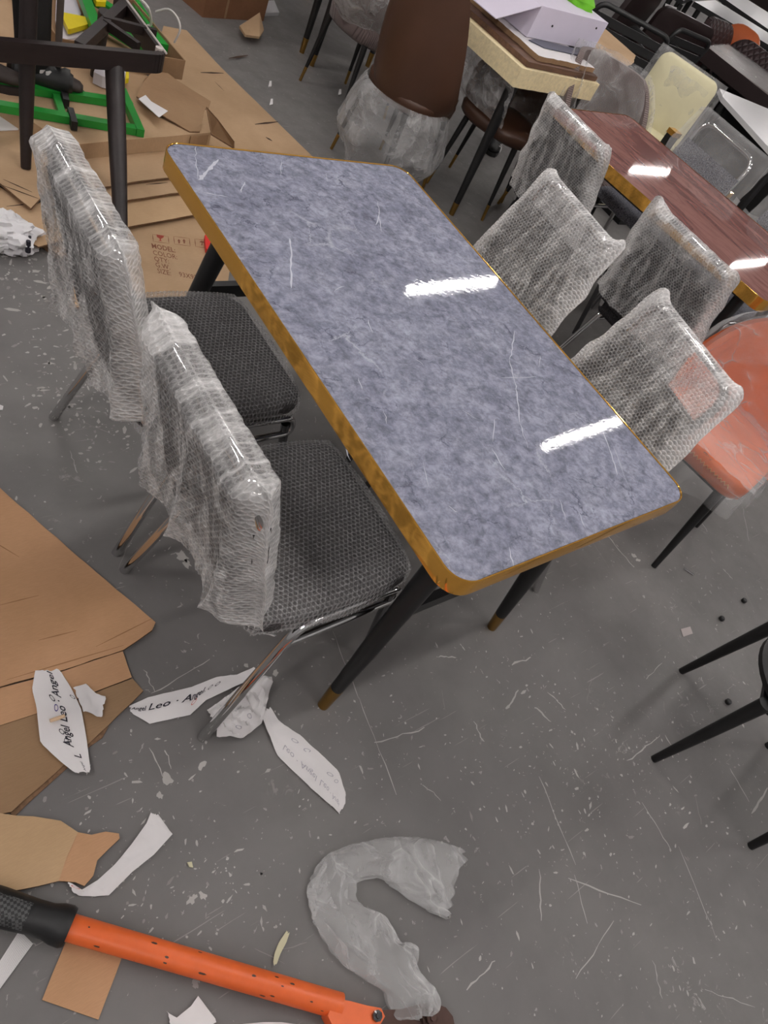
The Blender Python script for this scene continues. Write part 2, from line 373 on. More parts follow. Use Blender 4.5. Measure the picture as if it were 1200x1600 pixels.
FLOOR = m_floor(); MARBLE = m_marble(); RED = m_redmarble()
FLECK = simple('scratched_paint', (176, 172, 168), .7, var=.1)
SCUFF = simple('faint_scratch', (138, 134, 131), .7, var=.1)
VEIN = simple('white_vein', (196, 197, 208), .12, var=.08)
GOLD = simple('gold_mirror', (250, 188, 88), .10, .80)
GOLDTIP = simple('brass_tip', (176, 138, 78), .28, 1.0, var=.1)
CHROME = simple('chrome', (205, 205, 205), .08, 1.0)
DCHROME = simple('dark_chrome', (120, 120, 122), .18, 1.0)
BLACK = simple('black_metal', (24, 24, 25), .42, var=.1)
BLACKP = simple('black_plastic', (22, 22, 23), .5, var=.1, bmp=.1, bs=120)
FAB = m_fabric('charcoal_weave', (44, 42, 43), (92, 89, 89))
FABD = m_fabric('dark_weave', (30, 29, 31), (62, 60, 63), 220)
FABSP = m_fabric('speckled_grey_weave', (52, 54, 62), (150, 150, 158), 240)
CARD = m_cardboard('cardboard', (172, 142, 110), (190, 160, 128)); CARD2 = m_cardboard('warm_cardboard', (182, 140, 104), (200, 156, 120))
CARDD = m_cardboard('brown_cardboard', (142, 112, 84), (160, 130, 100))
CARDL = m_cardboard('pale_cardboard', (184, 152, 116), (198, 166, 130))
CARDE = simple('corrugated_edge', (118, 90, 66), .9, var=.3, vs=120)
PAPER = simple('white_paper', (226, 222, 222), .7, var=.02)
INK = simple('black_ink', (34, 32, 44), .7); INKF = simple('faded_ink', (176, 172, 180), .7); INKB = simple('printing_ink', (118, 70, 48), .8); INKP = simple('purple_ink', (70, 60, 130), .7); INKR = simple('red_ink', (206, 120, 112), .7)
BUB = m_bubble('bubble_wrap', .03, .24, .14, .0105, edge=.10, border=.42, streak=.40, fine_=.6, col=(246, 244, 243)); BUBS = m_bubble('bubble_wrap_tight', .03, .30, .05, .0112, edge=.10, fine_=.5); BUBC = m_bubble('bubble_wrap_clear', .03, .30, .16, .0110, edge=.08, border=.40, streak=.30, fine_=.6, col=(246, 244, 243))
FILM = m_film('plastic_film', .12, .34); FILMC = m_film('clear_film', .05, .24, edge=.25); FILMO = m_film('creased_film', .09, .16, scale=4.5, edge=.35, crease=.30); FILMW = m_film('milky_film', .20, .22, scale=4.5, edge=.25, crease=.45); FILMH = m_film('thin_film', .10, .14, scale=4, edge=.2)
OR = simple('orange_leather', (216, 112, 66), .42, var=.06, bmp=.1, bs=90)
BROWN = simple('brown_leather', (78, 52, 38), .42, var=.06, bmp=.12, bs=160)
DBROWN = simple('dark_leather', (40, 29, 29), .4, var=.08, bmp=.1, bs=120)
CREAM = simple('cream_leather', (212, 204, 168), .5, var=.04)
DWOOD = m_wood('dark_stained_wood', (24, 15, 15), (36, 25, 24), .5)
GREEN = simple('green_paint', (32, 140, 50), .38, var=.06)
YELLOW = simple('yellow_plastic', (222, 200, 28), .4, var=.05)
ORP = simple('orange_paint', (232, 106, 50), .38, var=.06, vs=30)
WHITE = simple('white_laminate', (225, 223, 224), .3, var=.02)
# ------------------------------------------------------------------ setting
fl = MB(); X0, X1, Y0, Y1 = -4.5, 30.0, -5.0, 24.0
fl.add([(X0, Y0, 0), (X1, Y0, 0), (X1, Y1, 0), (X0, Y1, 0)], [(0, 1, 2, 3)], 0)
def fleck(p, r, a, mi=1, el=1.0, z=.0006):
    n = rnd.randint(4, 7) if r < .007 else 12; vs = []
    for k in range(n):
        t = 2*PI*k/n; rr = r*rnd.uniform(.45, 1.15)
        x, y = rr*math.cos(t)*el, rr*math.sin(t)
        vs.append((p[0]+x*math.cos(a)-y*math.sin(a), p[1]+x*math.sin(a)+y*math.cos(a), z))
    fl.add(vs, [tuple(range(n))], mi)
def scratch(pts, w, mi=1, z=.0007):
    vs = []
    for i, p in enumerate(pts):
        a = pts[max(0, i-1)]; b = pts[min(len(pts)-1, i+1)]; t = (V(b)-V(a)); t.z = 0
        s = V((-t.y, t.x, 0)).normalized()*w*rnd.uniform(.25, .75)*(0.5 if i in (0, len(pts)-1) else 1)
        vs += [(p[0]+s.x, p[1]+s.y, z), (p[0]-s.x, p[1]-s.y, z)]
    fl.add(vs, [(2*i, 2*i+1, 2*i+3, 2*i+2) for i in range(len(pts)-1)], mi)
def line_on_floor(p, q, w, mi=1, n=7, wob=.003):
    a, b = at(*p), at(*q)
    scratch([(lerp(a.x, b.x, t/n)+rnd.uniform(-wob, wob), lerp(a.y, b.y, t/n)+rnd.uniform(-wob, wob), 0) for t in range(n+1)], w, mi)
# marks scraped into the grey paint
for p, q, w in [((842, 1212), (900, 1350), .0022), ((1003, 1252), (1050, 1330), .0022), ((887, 1372), (1002, 1415), .003), ((843, 1360), (847, 1440), .003),
                ((741, 1128), (756, 1160), .003), ((810, 1078), (792, 1108), .006), ((585, 1160), (664, 1138), .003), ((835, 1105), (862, 1128), .004),
                ((685, 1026), (714, 1028), .003), ((800, 1038), (830, 1028), .005), ((1141, 1200), (1170, 1252), .003), ((1200, 1232), (1175, 1272), .005),
                ((950, 838), (990, 886), .003), ((1130, 889), (1146, 906), .003), ((1160, 790), (1171, 846), .002), ((520, 985), (560, 1090), .0018), ((560, 1090), (620, 1240), .0018),
                ((660, 1225), (690, 1250), .002), ((1060, 1320), (1120, 1470), .0016), ((960, 1440), (900, 1530), .002), ((1100, 1545), (1180, 1575), .002), ((730, 1545), (775, 1500), .003), ((1020, 1500), (1035, 1560), .002),
                ((108, 705), (122, 740), .002), ((233, 1170), (262, 1226), .002), ((258, 1170), (268, 1200), .002), ((225, 1045), (240, 1080), .002), ((235, 1085), (330, 1030), .002),
                ((1010, 1060), (1035, 1035), .002), ((980, 1190), (1030, 1150), .003), ((1040, 1150), (1060, 1180), .003), ((855, 1080), (885, 1110), .003), ((1105, 830), (1085, 800), .002)]:
    line_on_floor(p, q, w)
for cx, cy, sx, sy, n, r in [(900, 1180, 80, 90, 150, .0045), (840, 1090, 110, 70, 70, .0035), (1100, 1280, 80, 70, 90, .005), (880, 1400, 160, 110, 110, .004),
                             (1050, 1100, 110, 120, 60, .004), (420, 1190, 130, 60, 60, .004), (620, 1130, 80, 60, 40, .003), (330, 1390, 110, 50, 150, .0035), (130, 600, 60, 60, 260, .006), (60, 440, 50, 40, 120, .008), (210, 660, 60, 40, 90, .005),
                             (230, 540, 40, 60, 50, .006), (1090, 1500, 90, 70, 60, .004), (850, 900, 120, 50, 50, .003), (620, 980, 90, 60, 50, .004), (700, 1280, 200, 100, 90, .003), (190, 1230, 60, 60, 40, .004), (300, 820, 70, 60, 40, .004), (150, 1350, 60, 50, 30, .004)]:
    for k in range(n):
        p = at(rnd.gauss(cx, sx), rnd.gauss(cy, sy)); fleck(p, r*rnd.choice((.3, .4, .5, .7, 1.0)), rnd.uniform(-.5, 1.8), 1 if rnd.random() < .7 else 2, rnd.choice((1, 1.3, 2.2, 3.5)))
for p, r in [((262, 1216), .012), ((250, 1243), .007), ((255, 1283), .006), ((316, 1195), .009), ((300, 1405), .009), ((318, 1400), .008), ((285, 870), .018), ((292, 880), .013), ((990, 868), .012), ((997, 875), .01), ((430, 1052), .008), ((405, 1042), .007), ((385, 1040), .006), ((875, 655), .004)]:
    fleck(at(*p), r, rnd.uniform(0, 3), 1, 1.4)
for k in range(700):
    p = (rnd.uniform(-1.3, 2.4), rnd.uniform(-1.9, 3.8)); fleck(p, rnd.uniform(.0008, .0026), rnd.uniform(0, 3), rnd.choice((1, 2, 2)), rnd.choice((1, 2, 3)))
for k in range(70):
    p = V((rnd.uniform(-1.1, 2.2), rnd.uniform(-1.9, 2.6), 0)); a = rnd.choice((rnd.gauss(.9, .3), rnd.gauss(-.7, .4))); L = rnd.uniform(.03, .16)
    scratch([(p.x+L*t/5*math.cos(a)+rnd.uniform(-.002, .002), p.y+L*t/5*math.sin(a)+rnd.uniform(-.002, .002), 0) for t in range(6)], rnd.uniform(.0008, .0018), rnd.choice((1, 2, 2)))
struct(fl.build('floor', [FLOOR, FLECK, SCUFF], smooth=0))
WALLM = simple('warehouse_wall', (190, 189, 190), .8); CEILM = simple('warehouse_ceiling', (150, 150, 152), .8)
H = 4.2
for nm, c, s in (('wall_north', (12.75, Y1+.05, H/2), (34.6, .1, H)), ('wall_south', (12.75, Y0-.05, H/2), (34.6, .1, H)),
                 ('wall_east', (X1+.05, 9.5, H/2), (.1, 29, H)), ('wall_west', (X0-.05, 9.5, H/2), (.1, 29, H))):
    struct(MB().box(c, s).build(nm, WALLM, smooth=0, loc=(c[0], c[1], 0)))
struct(MB().box((12.75, 9.5, H+.05), (34.6, 29, .1)).build('ceiling', CEILM, smooth=0, loc=(12.75, 9.5, H)))
# batten lamps: four-foot tubes three metres up; two of them mirror in the grey table, two in the red one
TUBE = m_emit('lamp_tube', (255, 250, 247), 92.0); LAMPW = simple('lamp_housing', (225, 225, 225), .4)
def batten(x, y, label):
    t = thing('batten_lamp', label, 'ceiling lamp', (x, y, 2.99), .06, 'batten lamps hung under the ceiling' )
    MB().box((x, y, 3.06), (1.22, .09, .05), taper=.7).build('housing', LAMPW, t)
    MB().tube([(x-.585, y, 3.005), (x+.585, y, 3.005)], .021, 10).build('light_tube', TUBE, t)
    for s in (-1, 1): MB().tube([(x+s*.45, y, 3.08), (x+s*.45, y, H)], .004, 5).build('hanger', BLACK, t)
LAMPS = [(3.72, 2.77), (3.86, .92), (10.1, 5.3), (10.1, 3.04)]
for gx in (-2.6, .55): LAMPS += [(gx, y) for y in (-2.8, -.95, .92, 2.77, 5.0)]
LAMPS += [(3.8, -.95), (3.8, -2.8), (6.95, -.9), (10.1, 8.0), (13.4, 3.0), (13.4, 5.4), (13.4, 8.5), (17, 5), (17, 9), (21, 8), (21, 13), (12, 13)]
for i, (x, y) in enumerate(LAMPS):
    batten(x, y, {0: 'batten lamp mirrored as the upper white streak on the grey table', 1: 'batten lamp mirrored as the lower white streak on the grey table',
                  2: 'batten lamp mirrored as the far streak on the red marble table', 3: 'batten lamp mirrored as the near streak on the red marble table'}.get(i, 'white batten lamp hanging in the rows out of sight above the hall'))

# ------------------------------------------------------------------ the marble dining table
T = thing('dining_table', 'grey marble-look rectangular dining table with gold mirror rim and black legs', 'table', (0, 0, 0))
top = MB(); rr = .05
top.loops([rrect(.772, 1.302, rr, 8, .712), rrect(.772, 1.302, rr, 8, .7492), rrect(.770, 1.300, rr, 8, .75)], 0)
def vein(pts, w):
    P_ = [at(x, y, .7504) for x, y in pts]; Q = []
    for a, b in zip(P_, P_[1:]):
        for k in range(4): Q.append(lerp(a, b, k/4)+V((rnd.uniform(-1, 1), rnd.uniform(-1, 1), 0))*.0022)
    Q.append(P_[-1]); vs = []
    for i, p in enumerate(Q):
        t = Q[min(i+1, len(Q)-1)]-Q[max(0, i-1)]; s = V((-t.y, t.x, 0)).normalized()*w*.5*rnd.uniform(.35, 1.1)*(.25 if i in (0, len(Q)-1) else 1)
        vs += [p+s, p-s]
    top.add(vs, [(2*i, 2*i+1, 2*i+3, 2*i+2) for i in range(len(Q)-1)], 1)
for pts, w in [([(311, 281), (320, 272), (331, 259), (341, 249)], .011), ([(318, 300), (357, 308)], .003), ([(305, 228), (306, 250), (309, 282)], .002), ([(452, 372), (456, 392), (454, 420), (455, 450)], .005),
               ([(590, 315), (592, 335), (587, 352)], .003), ([(592, 332), (596, 362)], .003), ([(376, 300), (380, 290), (383, 284)], .003), ([(804, 518), (800, 545), (796, 562)], .004),
               ([(795, 562), (803, 590), (808, 615), (812, 660)], .003), ([(812, 660), (825, 700)], .002), ([(785, 591), (838, 588)], .002), ([(844, 555), (842, 574)], .002), ([(774, 655), (770, 690)], .003),
               ([(942, 675), (955, 710), (965, 742)], .003), ([(575, 500), (582, 520)], .003), ([(540, 700), (548, 720)], .002), ([(768, 700), (790, 735)], .002), ([(875, 780), (884, 812)], .003), ([(795, 855), (803, 885)], .003),
               ([(560, 590), (566, 610)], .002), ([(905, 800), (915, 825)], .002), ([(720, 640), (745, 655)], .0015), ([(650, 560), (662, 572)], .0015), ([(520, 455), (538, 447)], .002), ([(660, 720), (670, 760)], .0018), ([(440, 250), (438, 275)], .0015), ([(510, 270), (512, 285)], .0015),
               ([(700, 790), (715, 800)], .002), ([(955, 690), (985, 765)], .0012), ([(600, 640), (604, 662)], .0016)]:
    vein(pts, w)
top.build('tabletop', [MARBLE, VEIN], T, smooth=0)
rim = MB()
rim.loops([rrect(.774, 1.304, rr, 8, .706), rrect(.780, 1.310, rr+.004, 8, .706), rrect(.780, 1.310, rr+.004, 8, .7502), rrect(.7785, 1.3085, rr+.003, 8, .7520), rrect(.774, 1.304, rr, 8, .7520), rrect(.7725, 1.3025, rr, 8, .7505)], 0, False, False)
rim.build('gold_rim', GOLD, T, smooth=35)['label'] = 'gold mirror edge band'
def tleg(sx, sy, z): return V((sx*(.32-.16*z), sy*(.569-.07*z), z))
fr = MB()
for s in (-1, 1):
    fr.beam((s*.215, -.52, .692), (s*.215, .52, .692), .04, .028); fr.beam((-.21, s*.52, .692), (.21, s*.52, .692), .04, .028)
fr.build('frame', BLACK, T, smooth=0)
for sy in (-1, 1): MB().beam(tleg(-1, sy, .40), tleg(1, sy, .40), .022, .04).build('crossbar', BLACK, T, smooth=0)
for sx in (-1, 1):
    for sy in (-1, 1):
        a, b, m = tleg(sx, sy, .68), tleg(sx, sy, 0), tleg(sx, sy, .082)
        L = MB().tube([m, lerp(m, a, .3), lerp(m, a, .75), a], [.0175, .023, .0275, .028], 14).build('leg', BLACK, T)
        MB().tube([b, m], [.0150, .018], 14).build('foot_cap', GOLDTIP, L)['label'] = 'brass foot cap'

# ------------------------------------------------------------------ chrome dining chairs in wrapping
HB, HT = V((-.205, 0, .44)), V((-.32, 0, .875)); HD = (HT-HB).normalized(); HR = V((-HD.z, 0, HD.x))
def chair(label, x, y, deg, group, fab=FAB, bag=BUB, seatwrap=BUBS, seed=0, bagw=.47, s0=.06, s1=.467, ears=(.04, .03), panel=.34, fold=1.0, flare=.035, flg=.03):
    t = thing('dining_chair', label, 'chair', (x, y, 0), math.radians(deg), group, local=True)
    st = MB(); hx, hy = .215, .21
    st.loops([rrect(2*hx*k, 2*hy*k, .06*k, 6, z, (-.005, 0)) for k, z in ((.93, .408), (.985, .414), (1, .428), (.985, .446), (.93, .457), (.75, .462), (.4, .465))], 0)
    st.build('seat', fab, t, smooth=60)
    hoop = fillet([HB+V((0, -.185, 0)), HT+V((0, -.185, 0)), HT+V((0, .185, 0)), HB+V((0, .185, 0))], .075, 7)
    MB().tube(hoop, .0115, 12).build('back_hoop', CHROME, t, smooth=60)
    def pan(off):
        def fn(u, v):
            yy = (u-.5)*.385; s = .03+v*panel; bow = .014*(1-(2*u-1)**2)
            return HB + HD*s + V((0, yy, 0)) + HR*(bow*.6+off)
        return fn
    pn = MB()
    th = .015
    rings = []
    for k in range(13):
        v = k/12; f = [pan(th)(i/10, v) for i in range(11)]; r = [pan(-th)(1-i/10, v) for i in range(11)]; rings.append(f+r)
    pn.loops(rings); pn.build('backrest', fab, t, smooth=50)
    fr = MB()
    for s in (-1, 1):
        up = fillet([(-.07, s*.205, .396), (.19, s*.205, .396), (.198, s*.205, .335), (-.12, s*.212, .335)], .03, 5)
        fr.tube(up, .0095, 9)
    fr.tube([(.12, -.205, .394), (.12, .205, .394)], .008, 8); fr.tube([(-.15, -.2, .394), (-.15, .2, .394)], .008, 8)
    fr.tube([(-.15, -.2, .394), (-.205, -.185, .44)], .0105, 8); fr.tube([(-.15, .2, .394), (-.205, .185, .44)], .0105, 8)
    fr.build('frame', CHROME, t, smooth=60)
    for s in (-1, 1):
        MB().tube(fillet([(.02, s*.205, .396), (-.09, s*.207, .396), (-.235, s*.24, .0)], .07, 6), [.0115]*8+[.0125], 12).build('leg', CHROME, t, smooth=60)
    for s in (-1, 1):
        MB().tube([(.175, s*.2, .37), (.25, s*.215, 0)], .0115, 12).build('leg', DCHROME, t, smooth=60)
    if seatwrap:
        def sw(u, v):
            a, b = (u*2-1)*1.16, (v*2-1)*1.16; ca, cb = max(-1, min(1, a)), max(-1, min(1, b)); d = max(abs(a), abs(b))-1
            k = 1-.10*(ca*cb)**2; px, py = ca*k*(hx+.006), cb*k*(hy+.006)
            e = max(abs(ca), abs(cb)); z = .4685 - .010*sstep(.82, 1, e)
            w = nz((px, py, 0), 9, seed+3)
            if d > 0: z -= d*.36*(1+.5*w); px += math.copysign(.006*d/.16, ca)*(abs(ca) > .98); py += math.copysign(.006*d/.16, cb)*(abs(cb) > .98)
            return V((px-.005, py, z+.0035*abs(w)))
        MB().grid(sw, 44, 44, uvs=(.49, .48)).build('seat_wrap', seatwrap, t, smooth=70)['label'] = 'clear bubble wrap over the seat'
    if bag:
        def bg(side):
            def fn(u, v):
                e = min(u, 1-u)*2; ins = sstep(.04, .22, e)*sstep(1.0, .955, v)
                wd = bagw*(1-.02*v) + flg*(1-v)**.8
                s = s0 + (s1-s0)*v + (ears[0]*math.exp(-((u-.02)/.07)**2) + ears[1]*math.exp(-((u-.98)/.07)**2))*sstep(.75, 1, v)
                s += .018*nz((u*2.2, 0, 0), 1, seed)*(1-v) - .022*max(0, abs(2*u-1)-.86)/.14*v
                w = nz((u*3.2, v*1.1, side*2), 1, seed+11)
                ph = 2*PI*(u*3.6+.7*w+seed*.37)+side; f = (1-2*abs(math.sin(ph*.5))**.7)*.012*fold*max(0, 1-v*1.02)**.7*ins
                n2 = nz((u*9, v*9, side), 1, seed)*.006*(1-.75*v) + nz((u*26, v*20, side), 1, seed)*.0040
                th = (.030+.006*fold)*ins + flare*(1-v)**1.6*ins*(1 if side > 0 else .25)
                off = side*th + f + n2*(1 if side > 0 else .8)*(.15+.85*ins) + .012*nz((u*2, v*3, 5), 1, seed)*(1-sstep(.04, .22, e))
                yy = (u-.5)*wd + .012*nz((v*6, u*2, 1), 1, seed)*(1-ins)
                return HB + HD*s + V((0, yy, 0)) + HR*off
            return fn
        b = MB(); b.grid(bg(1), 64, 56, uvs=(bagw, s1-s0)); b.grid(bg(-1), 64, 56, uvs=(bagw, s1-s0))
        b.build('wrapping_bag', bag, t, smooth=70)['label'] = 'crumpled bubble wrap bag over the backrest'
    return t
chair('grey chrome chair far from the bolt cutter, wrapped back seen beside the wooden frame', -.40, .255, 0, 'chairs along the gold rim side', seed=2.3, s0=.045, ears=(.0, -.025), fold=1.25, bagw=.435)
chair('grey chrome chair nearest the white paper tape, its back bagged in bubble wrap', -.40, -.28, 0, 'chairs along the gold rim side', seed=5.1, s0=.06, ears=(.01, .03), fold=1.25, bagw=.425)
chair('bubble-wrapped grey chair on the far long side, next to the orange chair', .40, -.235, 168, 'chairs across the marble table', seed=8.4, bag=BUBC, seatwrap=None, panel=.30, fold=.6, flare=.01, ears=(.03, .015), bagw=.43, flg=.09)
chair('bubble-wrapped grey chair on the far long side, between two other wrapped backs', .475, .325, 172.5, 'chairs across the marble table', seed=1.7, bag=BUBC, seatwrap=None, panel=.33, fold=.6, flare=.01, ears=(.015, .035), bagw=.43, flg=.07)
chair('dark chair turned to the red table, bagged back near the orange chair', 1.63, .16, 2, 'chairs at the red marble table', fab=FABD, seed=3.3, bag=BUBC, seatwrap=None, panel=.33, fold=.5, flare=.012, ears=(.02, .035), bagw=.435, flg=.07)
chair('dark chair turned to the red table, bagged back beside the brass-tipped legs', 1.69, .84, -4, 'chairs at the red marble table', fab=FABD, seed=6.2, bag=BUBC, seatwrap=None, panel=.36, fold=.5, flare=.012, ears=(.02, .01), bagw=.44, flg=.08)
chair('speckled grey chair with bare chrome hoop across the red table', 2.50, 1.0, 180, 'chairs beyond the red marble table', fab=FABSP, seed=4.2, bag=FILMH, seatwrap=None, panel=.31, fold=.3, flare=.03, ears=(.0, .0), bagw=.54, s1=.50)
chair('speckled grey chair half out of frame at the right of the red table', 2.52, .40, 180, 'chairs beyond the red marble table', fab=FABSP, seed=9.2, bag=FILMH, seatwrap=None, panel=.29, fold=.3, flare=.01, ears=(.0, .0), bagw=.50)
# ------------------------------------------------------------------ loose sheets, cartons, paper
def jag(pts, amp, step=.03, seed=1):
    r = random.Random(seed); out = []
    for a, b in zip(pts, pts[1:]+pts[:1]):
        n = max(1, int((b-a).length/step)); s = V((-(b-a).y, (b-a).x, 0)).normalized()
        for k in range(n): out.append(lerp(a, b, k/n) + s*(r.uniform(-amp, amp) if k else 0))
    return out
def ctr(pts):
    c = V()
    for p in pts: c += p
    return c/len(pts)
def sheet(name, label, cat, px, z=.006, th=.006, m=CARD, amp=.001, seed=1, group=None, zs=None, parent=None):
    pts = [at(x, y, zs[i] if zs else z) for i, (x, y) in enumerate(px)]
    if amp: pts = jag(pts, amp, seed=seed)
    mb = MB().slab(pts, th, 0, 1)
    if parent: return mb.build(name, [m, CARDE], parent, smooth=0)
    c = ctr(pts); c.z = z-th
    return tag(mb.build(name, [m, CARDE], None, loc=c, smooth=0), label, cat, group)
def slitline(mb, a, b, z, w=.004, mi=0):
    p, q = at(*a, z), at(*b, z); s = V((-(q-p).y, (q-p).x, 0)).normalized()*w*.5
    mb.add([p-s*.3, p+s*.3, lerp(p, q, .5)+s, q+s*.3, q-s*.3, lerp(p, q, .5)-s], [(0, 1, 2, 3, 4, 5)], mi)
SLIT = simple('cardboard_slit', (64, 44, 30), .9)
CREASE = simple('cardboard_crease', (150, 108, 72), .85)

# flattened carton at the left
t = thing('flattened_carton', 'flattened brown carton with open flaps on the floor at the left', 'carton', at(60, 1000, 0))
mp = [at(x, y, .012) for x, y in [(-90, 690), (0, 762), (120, 868), (243, 972), (238, 984), (193, 1015), (100, 1046), (-90, 1096)]]
mb = MB().slab(jag(mp, .0012, seed=3), .006, 0, 1)
for a, b in [((0, 945), (60, 930)), ((10, 1062), (193, 1008)), ((150, 1010), (238, 966)), ((60, 1000), (120, 985)), ((-20, 840), (30, 870))]: slitline(mb, a, b, .0125, .003, 2)
mb.build('panel', [CARD2, CARDE, CREASE], t, smooth=0)
sheet('flap', '', '', [(-90, 1098), (100, 1048), (192, 1017), (206, 1058), (100, 1100), (-90, 1162)], .010, .006, CARD2, .001, 4, parent=t)
sheet('flap', '', '', [(-90, 1164), (100, 1101), (207, 1060), (224, 1079), (170, 1132), (140, 1160), (18, 1268), (-90, 1290)], .008, .006, CARDD, .001, 5, parent=t)
sheet('flap', '', '', [(170, 1134), (160, 1152), (140, 1166), (22, 1276), (14, 1268), (140, 1158)], .004, .004, CARDE, .001, 6, parent=t)
t = thing('torn_cardboard', 'torn piece of cardboard with a ragged edge above the black grip', 'cardboard', at(60, 1330, 0))
sheet('panel', '', '', [(-90, 1262), (0, 1270), (52, 1275), (95, 1282), (122, 1300), (104, 1340), (92, 1376), (60, 1384), (0, 1394), (-90, 1420)], .014, .006, CARDL, .0025, 8, parent=t)
sheet('torn_edge', '', '', [(122, 1300), (143, 1304), (165, 1299), (186, 1302), (187, 1310), (170, 1326), (152, 1344), (146, 1368), (132, 1384), (118, 1378), (92, 1376), (104, 1340)], .012, .007, CARD2, .004, 9, parent=t)
sheet('cardboard_square', 'small square of cardboard on the floor under the orange handle', 'cardboard', [(66, 1562), (154, 1593), (192, 1492), (112, 1448)], .004, .0035, CARD2, .0006, 10)

# paper tape with script printing
def sfn(pairs, z0, wr, seed, lift=None):
    Ls = [at(*a, z0) for a, b in pairs]; Rs = [at(*b, z0) for a, b in pairs]
    def fn(u, v):
        x_ = min(u, .99999)*(len(Ls)-1); i_ = int(x_); t_ = x_-i_; p = lerp(Ls[i_], Ls[i_+1], t_)*(1-v) + lerp(Rs[i_], Rs[i_+1], t_)*v
        if u < .001 or u > .999: p = p + (pline(Ls, .5)-p).normalized()*.012*abs(nz((v*9, u*3, seed), 1, seed))
        p = p + V((0, 0, 1))*(wr*abs(nz((p.x, p.y, 0), 26, seed)) + wr*.5*abs(nz((p.x, p.y, 0), 60, seed)) + (lift(u, v) if lift else 0))
        return p
    fn.L = sum((lerp(Ls[i], Rs[i], .5)-lerp(Ls[i+1], Rs[i+1], .5)).length for i in range(len(Ls)-1)); fn.W = max((Ls[i]-Rs[i]).length for i in range(len(Ls)))
    return fn
def put(mb, fn, s, u0, v0, size, sg=1, mi=1, shear=.35, bold=0.0, dz=.0012, hand=-1):
    vs, fs = text_mesh(s, size, shear, 2, bold); out = []
    for p in vs:
        u, v = u0 + sg*p.x/fn.L, v0 - p.y/fn.W
        out.append(fn(max(0, min(1, u)), max(.01, min(.99, v))) + V((0, 0, dz)))
    mb.add(out, fs, mi)
def leaf(mb, fn, u0, v0, r, a, mi=1):
    ring = []
    for k in range(15):
        t = 2*PI*k/14
        for q in (1.0, .72):
            x, y = r*q*math.cos(t), r*.5*q*math.sin(t); u = u0+(x*math.cos(a)-y*math.sin(a))/fn.L; v = v0+(x*math.sin(a)+y*math.cos(a))/fn.W
            ring.append(fn(max(0, min(1, u)), max(.01, min(.99, v)))+V((0, 0, .0012)))
    mb.add(ring, [(2*i, 2*i+1, 2*i+3, 2*i+2) for i in range(14)], mi)
PM = [PAPER, INK, INKF, INKP, INKR]
def raggedgrid(mb, fn, nu, nv):
    mb.grid(lambda u, v: fn(u, v), nu, nv)
mb = MB(); f = sfn([((55, 1047), (92, 1044)), ((50, 1077), (112, 1077)), ((57, 1104), (126, 1106)), ((60, 1135), (132, 1135)), ((63, 1160), (136, 1160)), ((92, 1188), (139, 1184)), ((119, 1209), (142, 1207))], .0145, .004, 3)
mb.grid(f, 26, 10)
g = sfn([((112, 1076), (129, 1113)), ((134, 1069), (133, 1112)), ((150, 1084), (149, 1120)), ((166, 1090), (160, 1121))], .0145, .014, 8); mb.grid(g, 12, 8)
put(mb, f, 'Leo · Angel', .47, .64, .024, -1, bold=.0003); put(mb, f, 'Angel', .72, .66, .024, -1, bold=.0003); put(mb, f, 'L', .84, .76, .026, -1, bold=.0003); put(mb, f, 'Angel', .985, .72, .012, -1)
leaf(mb, f, .25, .42, .0085, .4); leaf(mb, f, .34, .44, .0085, -.2, 3); leaf(mb, f, .56, .48, .0085, .4); leaf(mb, f, .65, .55, .0085, -.2); leaf(mb, f, .24, .92, .006, .8)

c = at(95, 1125, 0); tag(mb.build('paper_tape', PM, None, loc=c, smooth=50), 'white printed paper tape lying on the flattened carton at the left', 'paper', 'torn white paper tape')
tag(MB().tube([at(78, 1126, .022), at(90, 1122, .0225), at(101, 1118, .022)], [.004, .0045, .004], 8).build('wood_chip', simple('pale_wood', (222, 190, 156), .7), None, loc=at(90, 1122, .018)), 'pale sliver of wood lying on the printed paper tape', 'wood chip')
mb = MB(); f = sfn([((200, 1104), (203, 1113)), ((231, 1090), (234, 1131)), ((300, 1073), (297, 1117)), ((338, 1058), (322, 1094)), ((370, 1055), (372, 1071)), ((397, 1044), (412, 1056))], .003, .006, 5, lambda u, v: .02*max(0, u-.6))
mb.grid(f, 30, 9); put(mb, f, 'Angel', .02, .52, .021, 1, bold=.0003); put(mb, f, 'Leo · Angel', .19, .50, .023, 1, bold=.0003); leaf(mb, f, .58, .40, .008, -.6); leaf(mb, f, .64, .38, .008, -.9); leaf(mb, f, .52, .45, .005, 0); leaf(mb, f, .43, .62, .010, -.4, 4)
g = sfn([((321, 1112), (338, 1152)), ((352, 1090), (378, 1155)), ((378, 1072), (408, 1132)), ((394, 1058), (424, 1064))], .004, .030, 2, lambda u, v: .012*math.sin(PI*v)); mb.grid(g, 26, 20); leaf(mb, g, .12, .35, .008, .5); leaf(mb, g, .3, .8, .008, .2, 2); leaf(mb, g, .5, .72, .008, .9, 2)
h = sfn([((405, 1114), (420, 1106)), ((420, 1150), (436, 1128)), ((434, 1182), (470, 1150)), ((470, 1216), (502, 1180)), ((500, 1245), (529, 1206)), ((522, 1263), (540, 1240)), ((531, 1273), (539, 1259))], .003, .006, 9, lambda u, v: .02*max(0, .3-u)); mb.grid(h, 34, 10)
put(mb, h, 'Leo · Angel', .30, .40, .018, 1, 2); put(mb, h, 'Leo · Angel', .60, .40, .018, 1, 2); leaf(mb, h, .33, .72, .008, .3, 2); leaf(mb, h, .42, .78, .008, .9, 2); leaf(mb, h, .63, .72, .008, .3, 2); leaf(mb, h, .70, .75, .008, .9, 2)
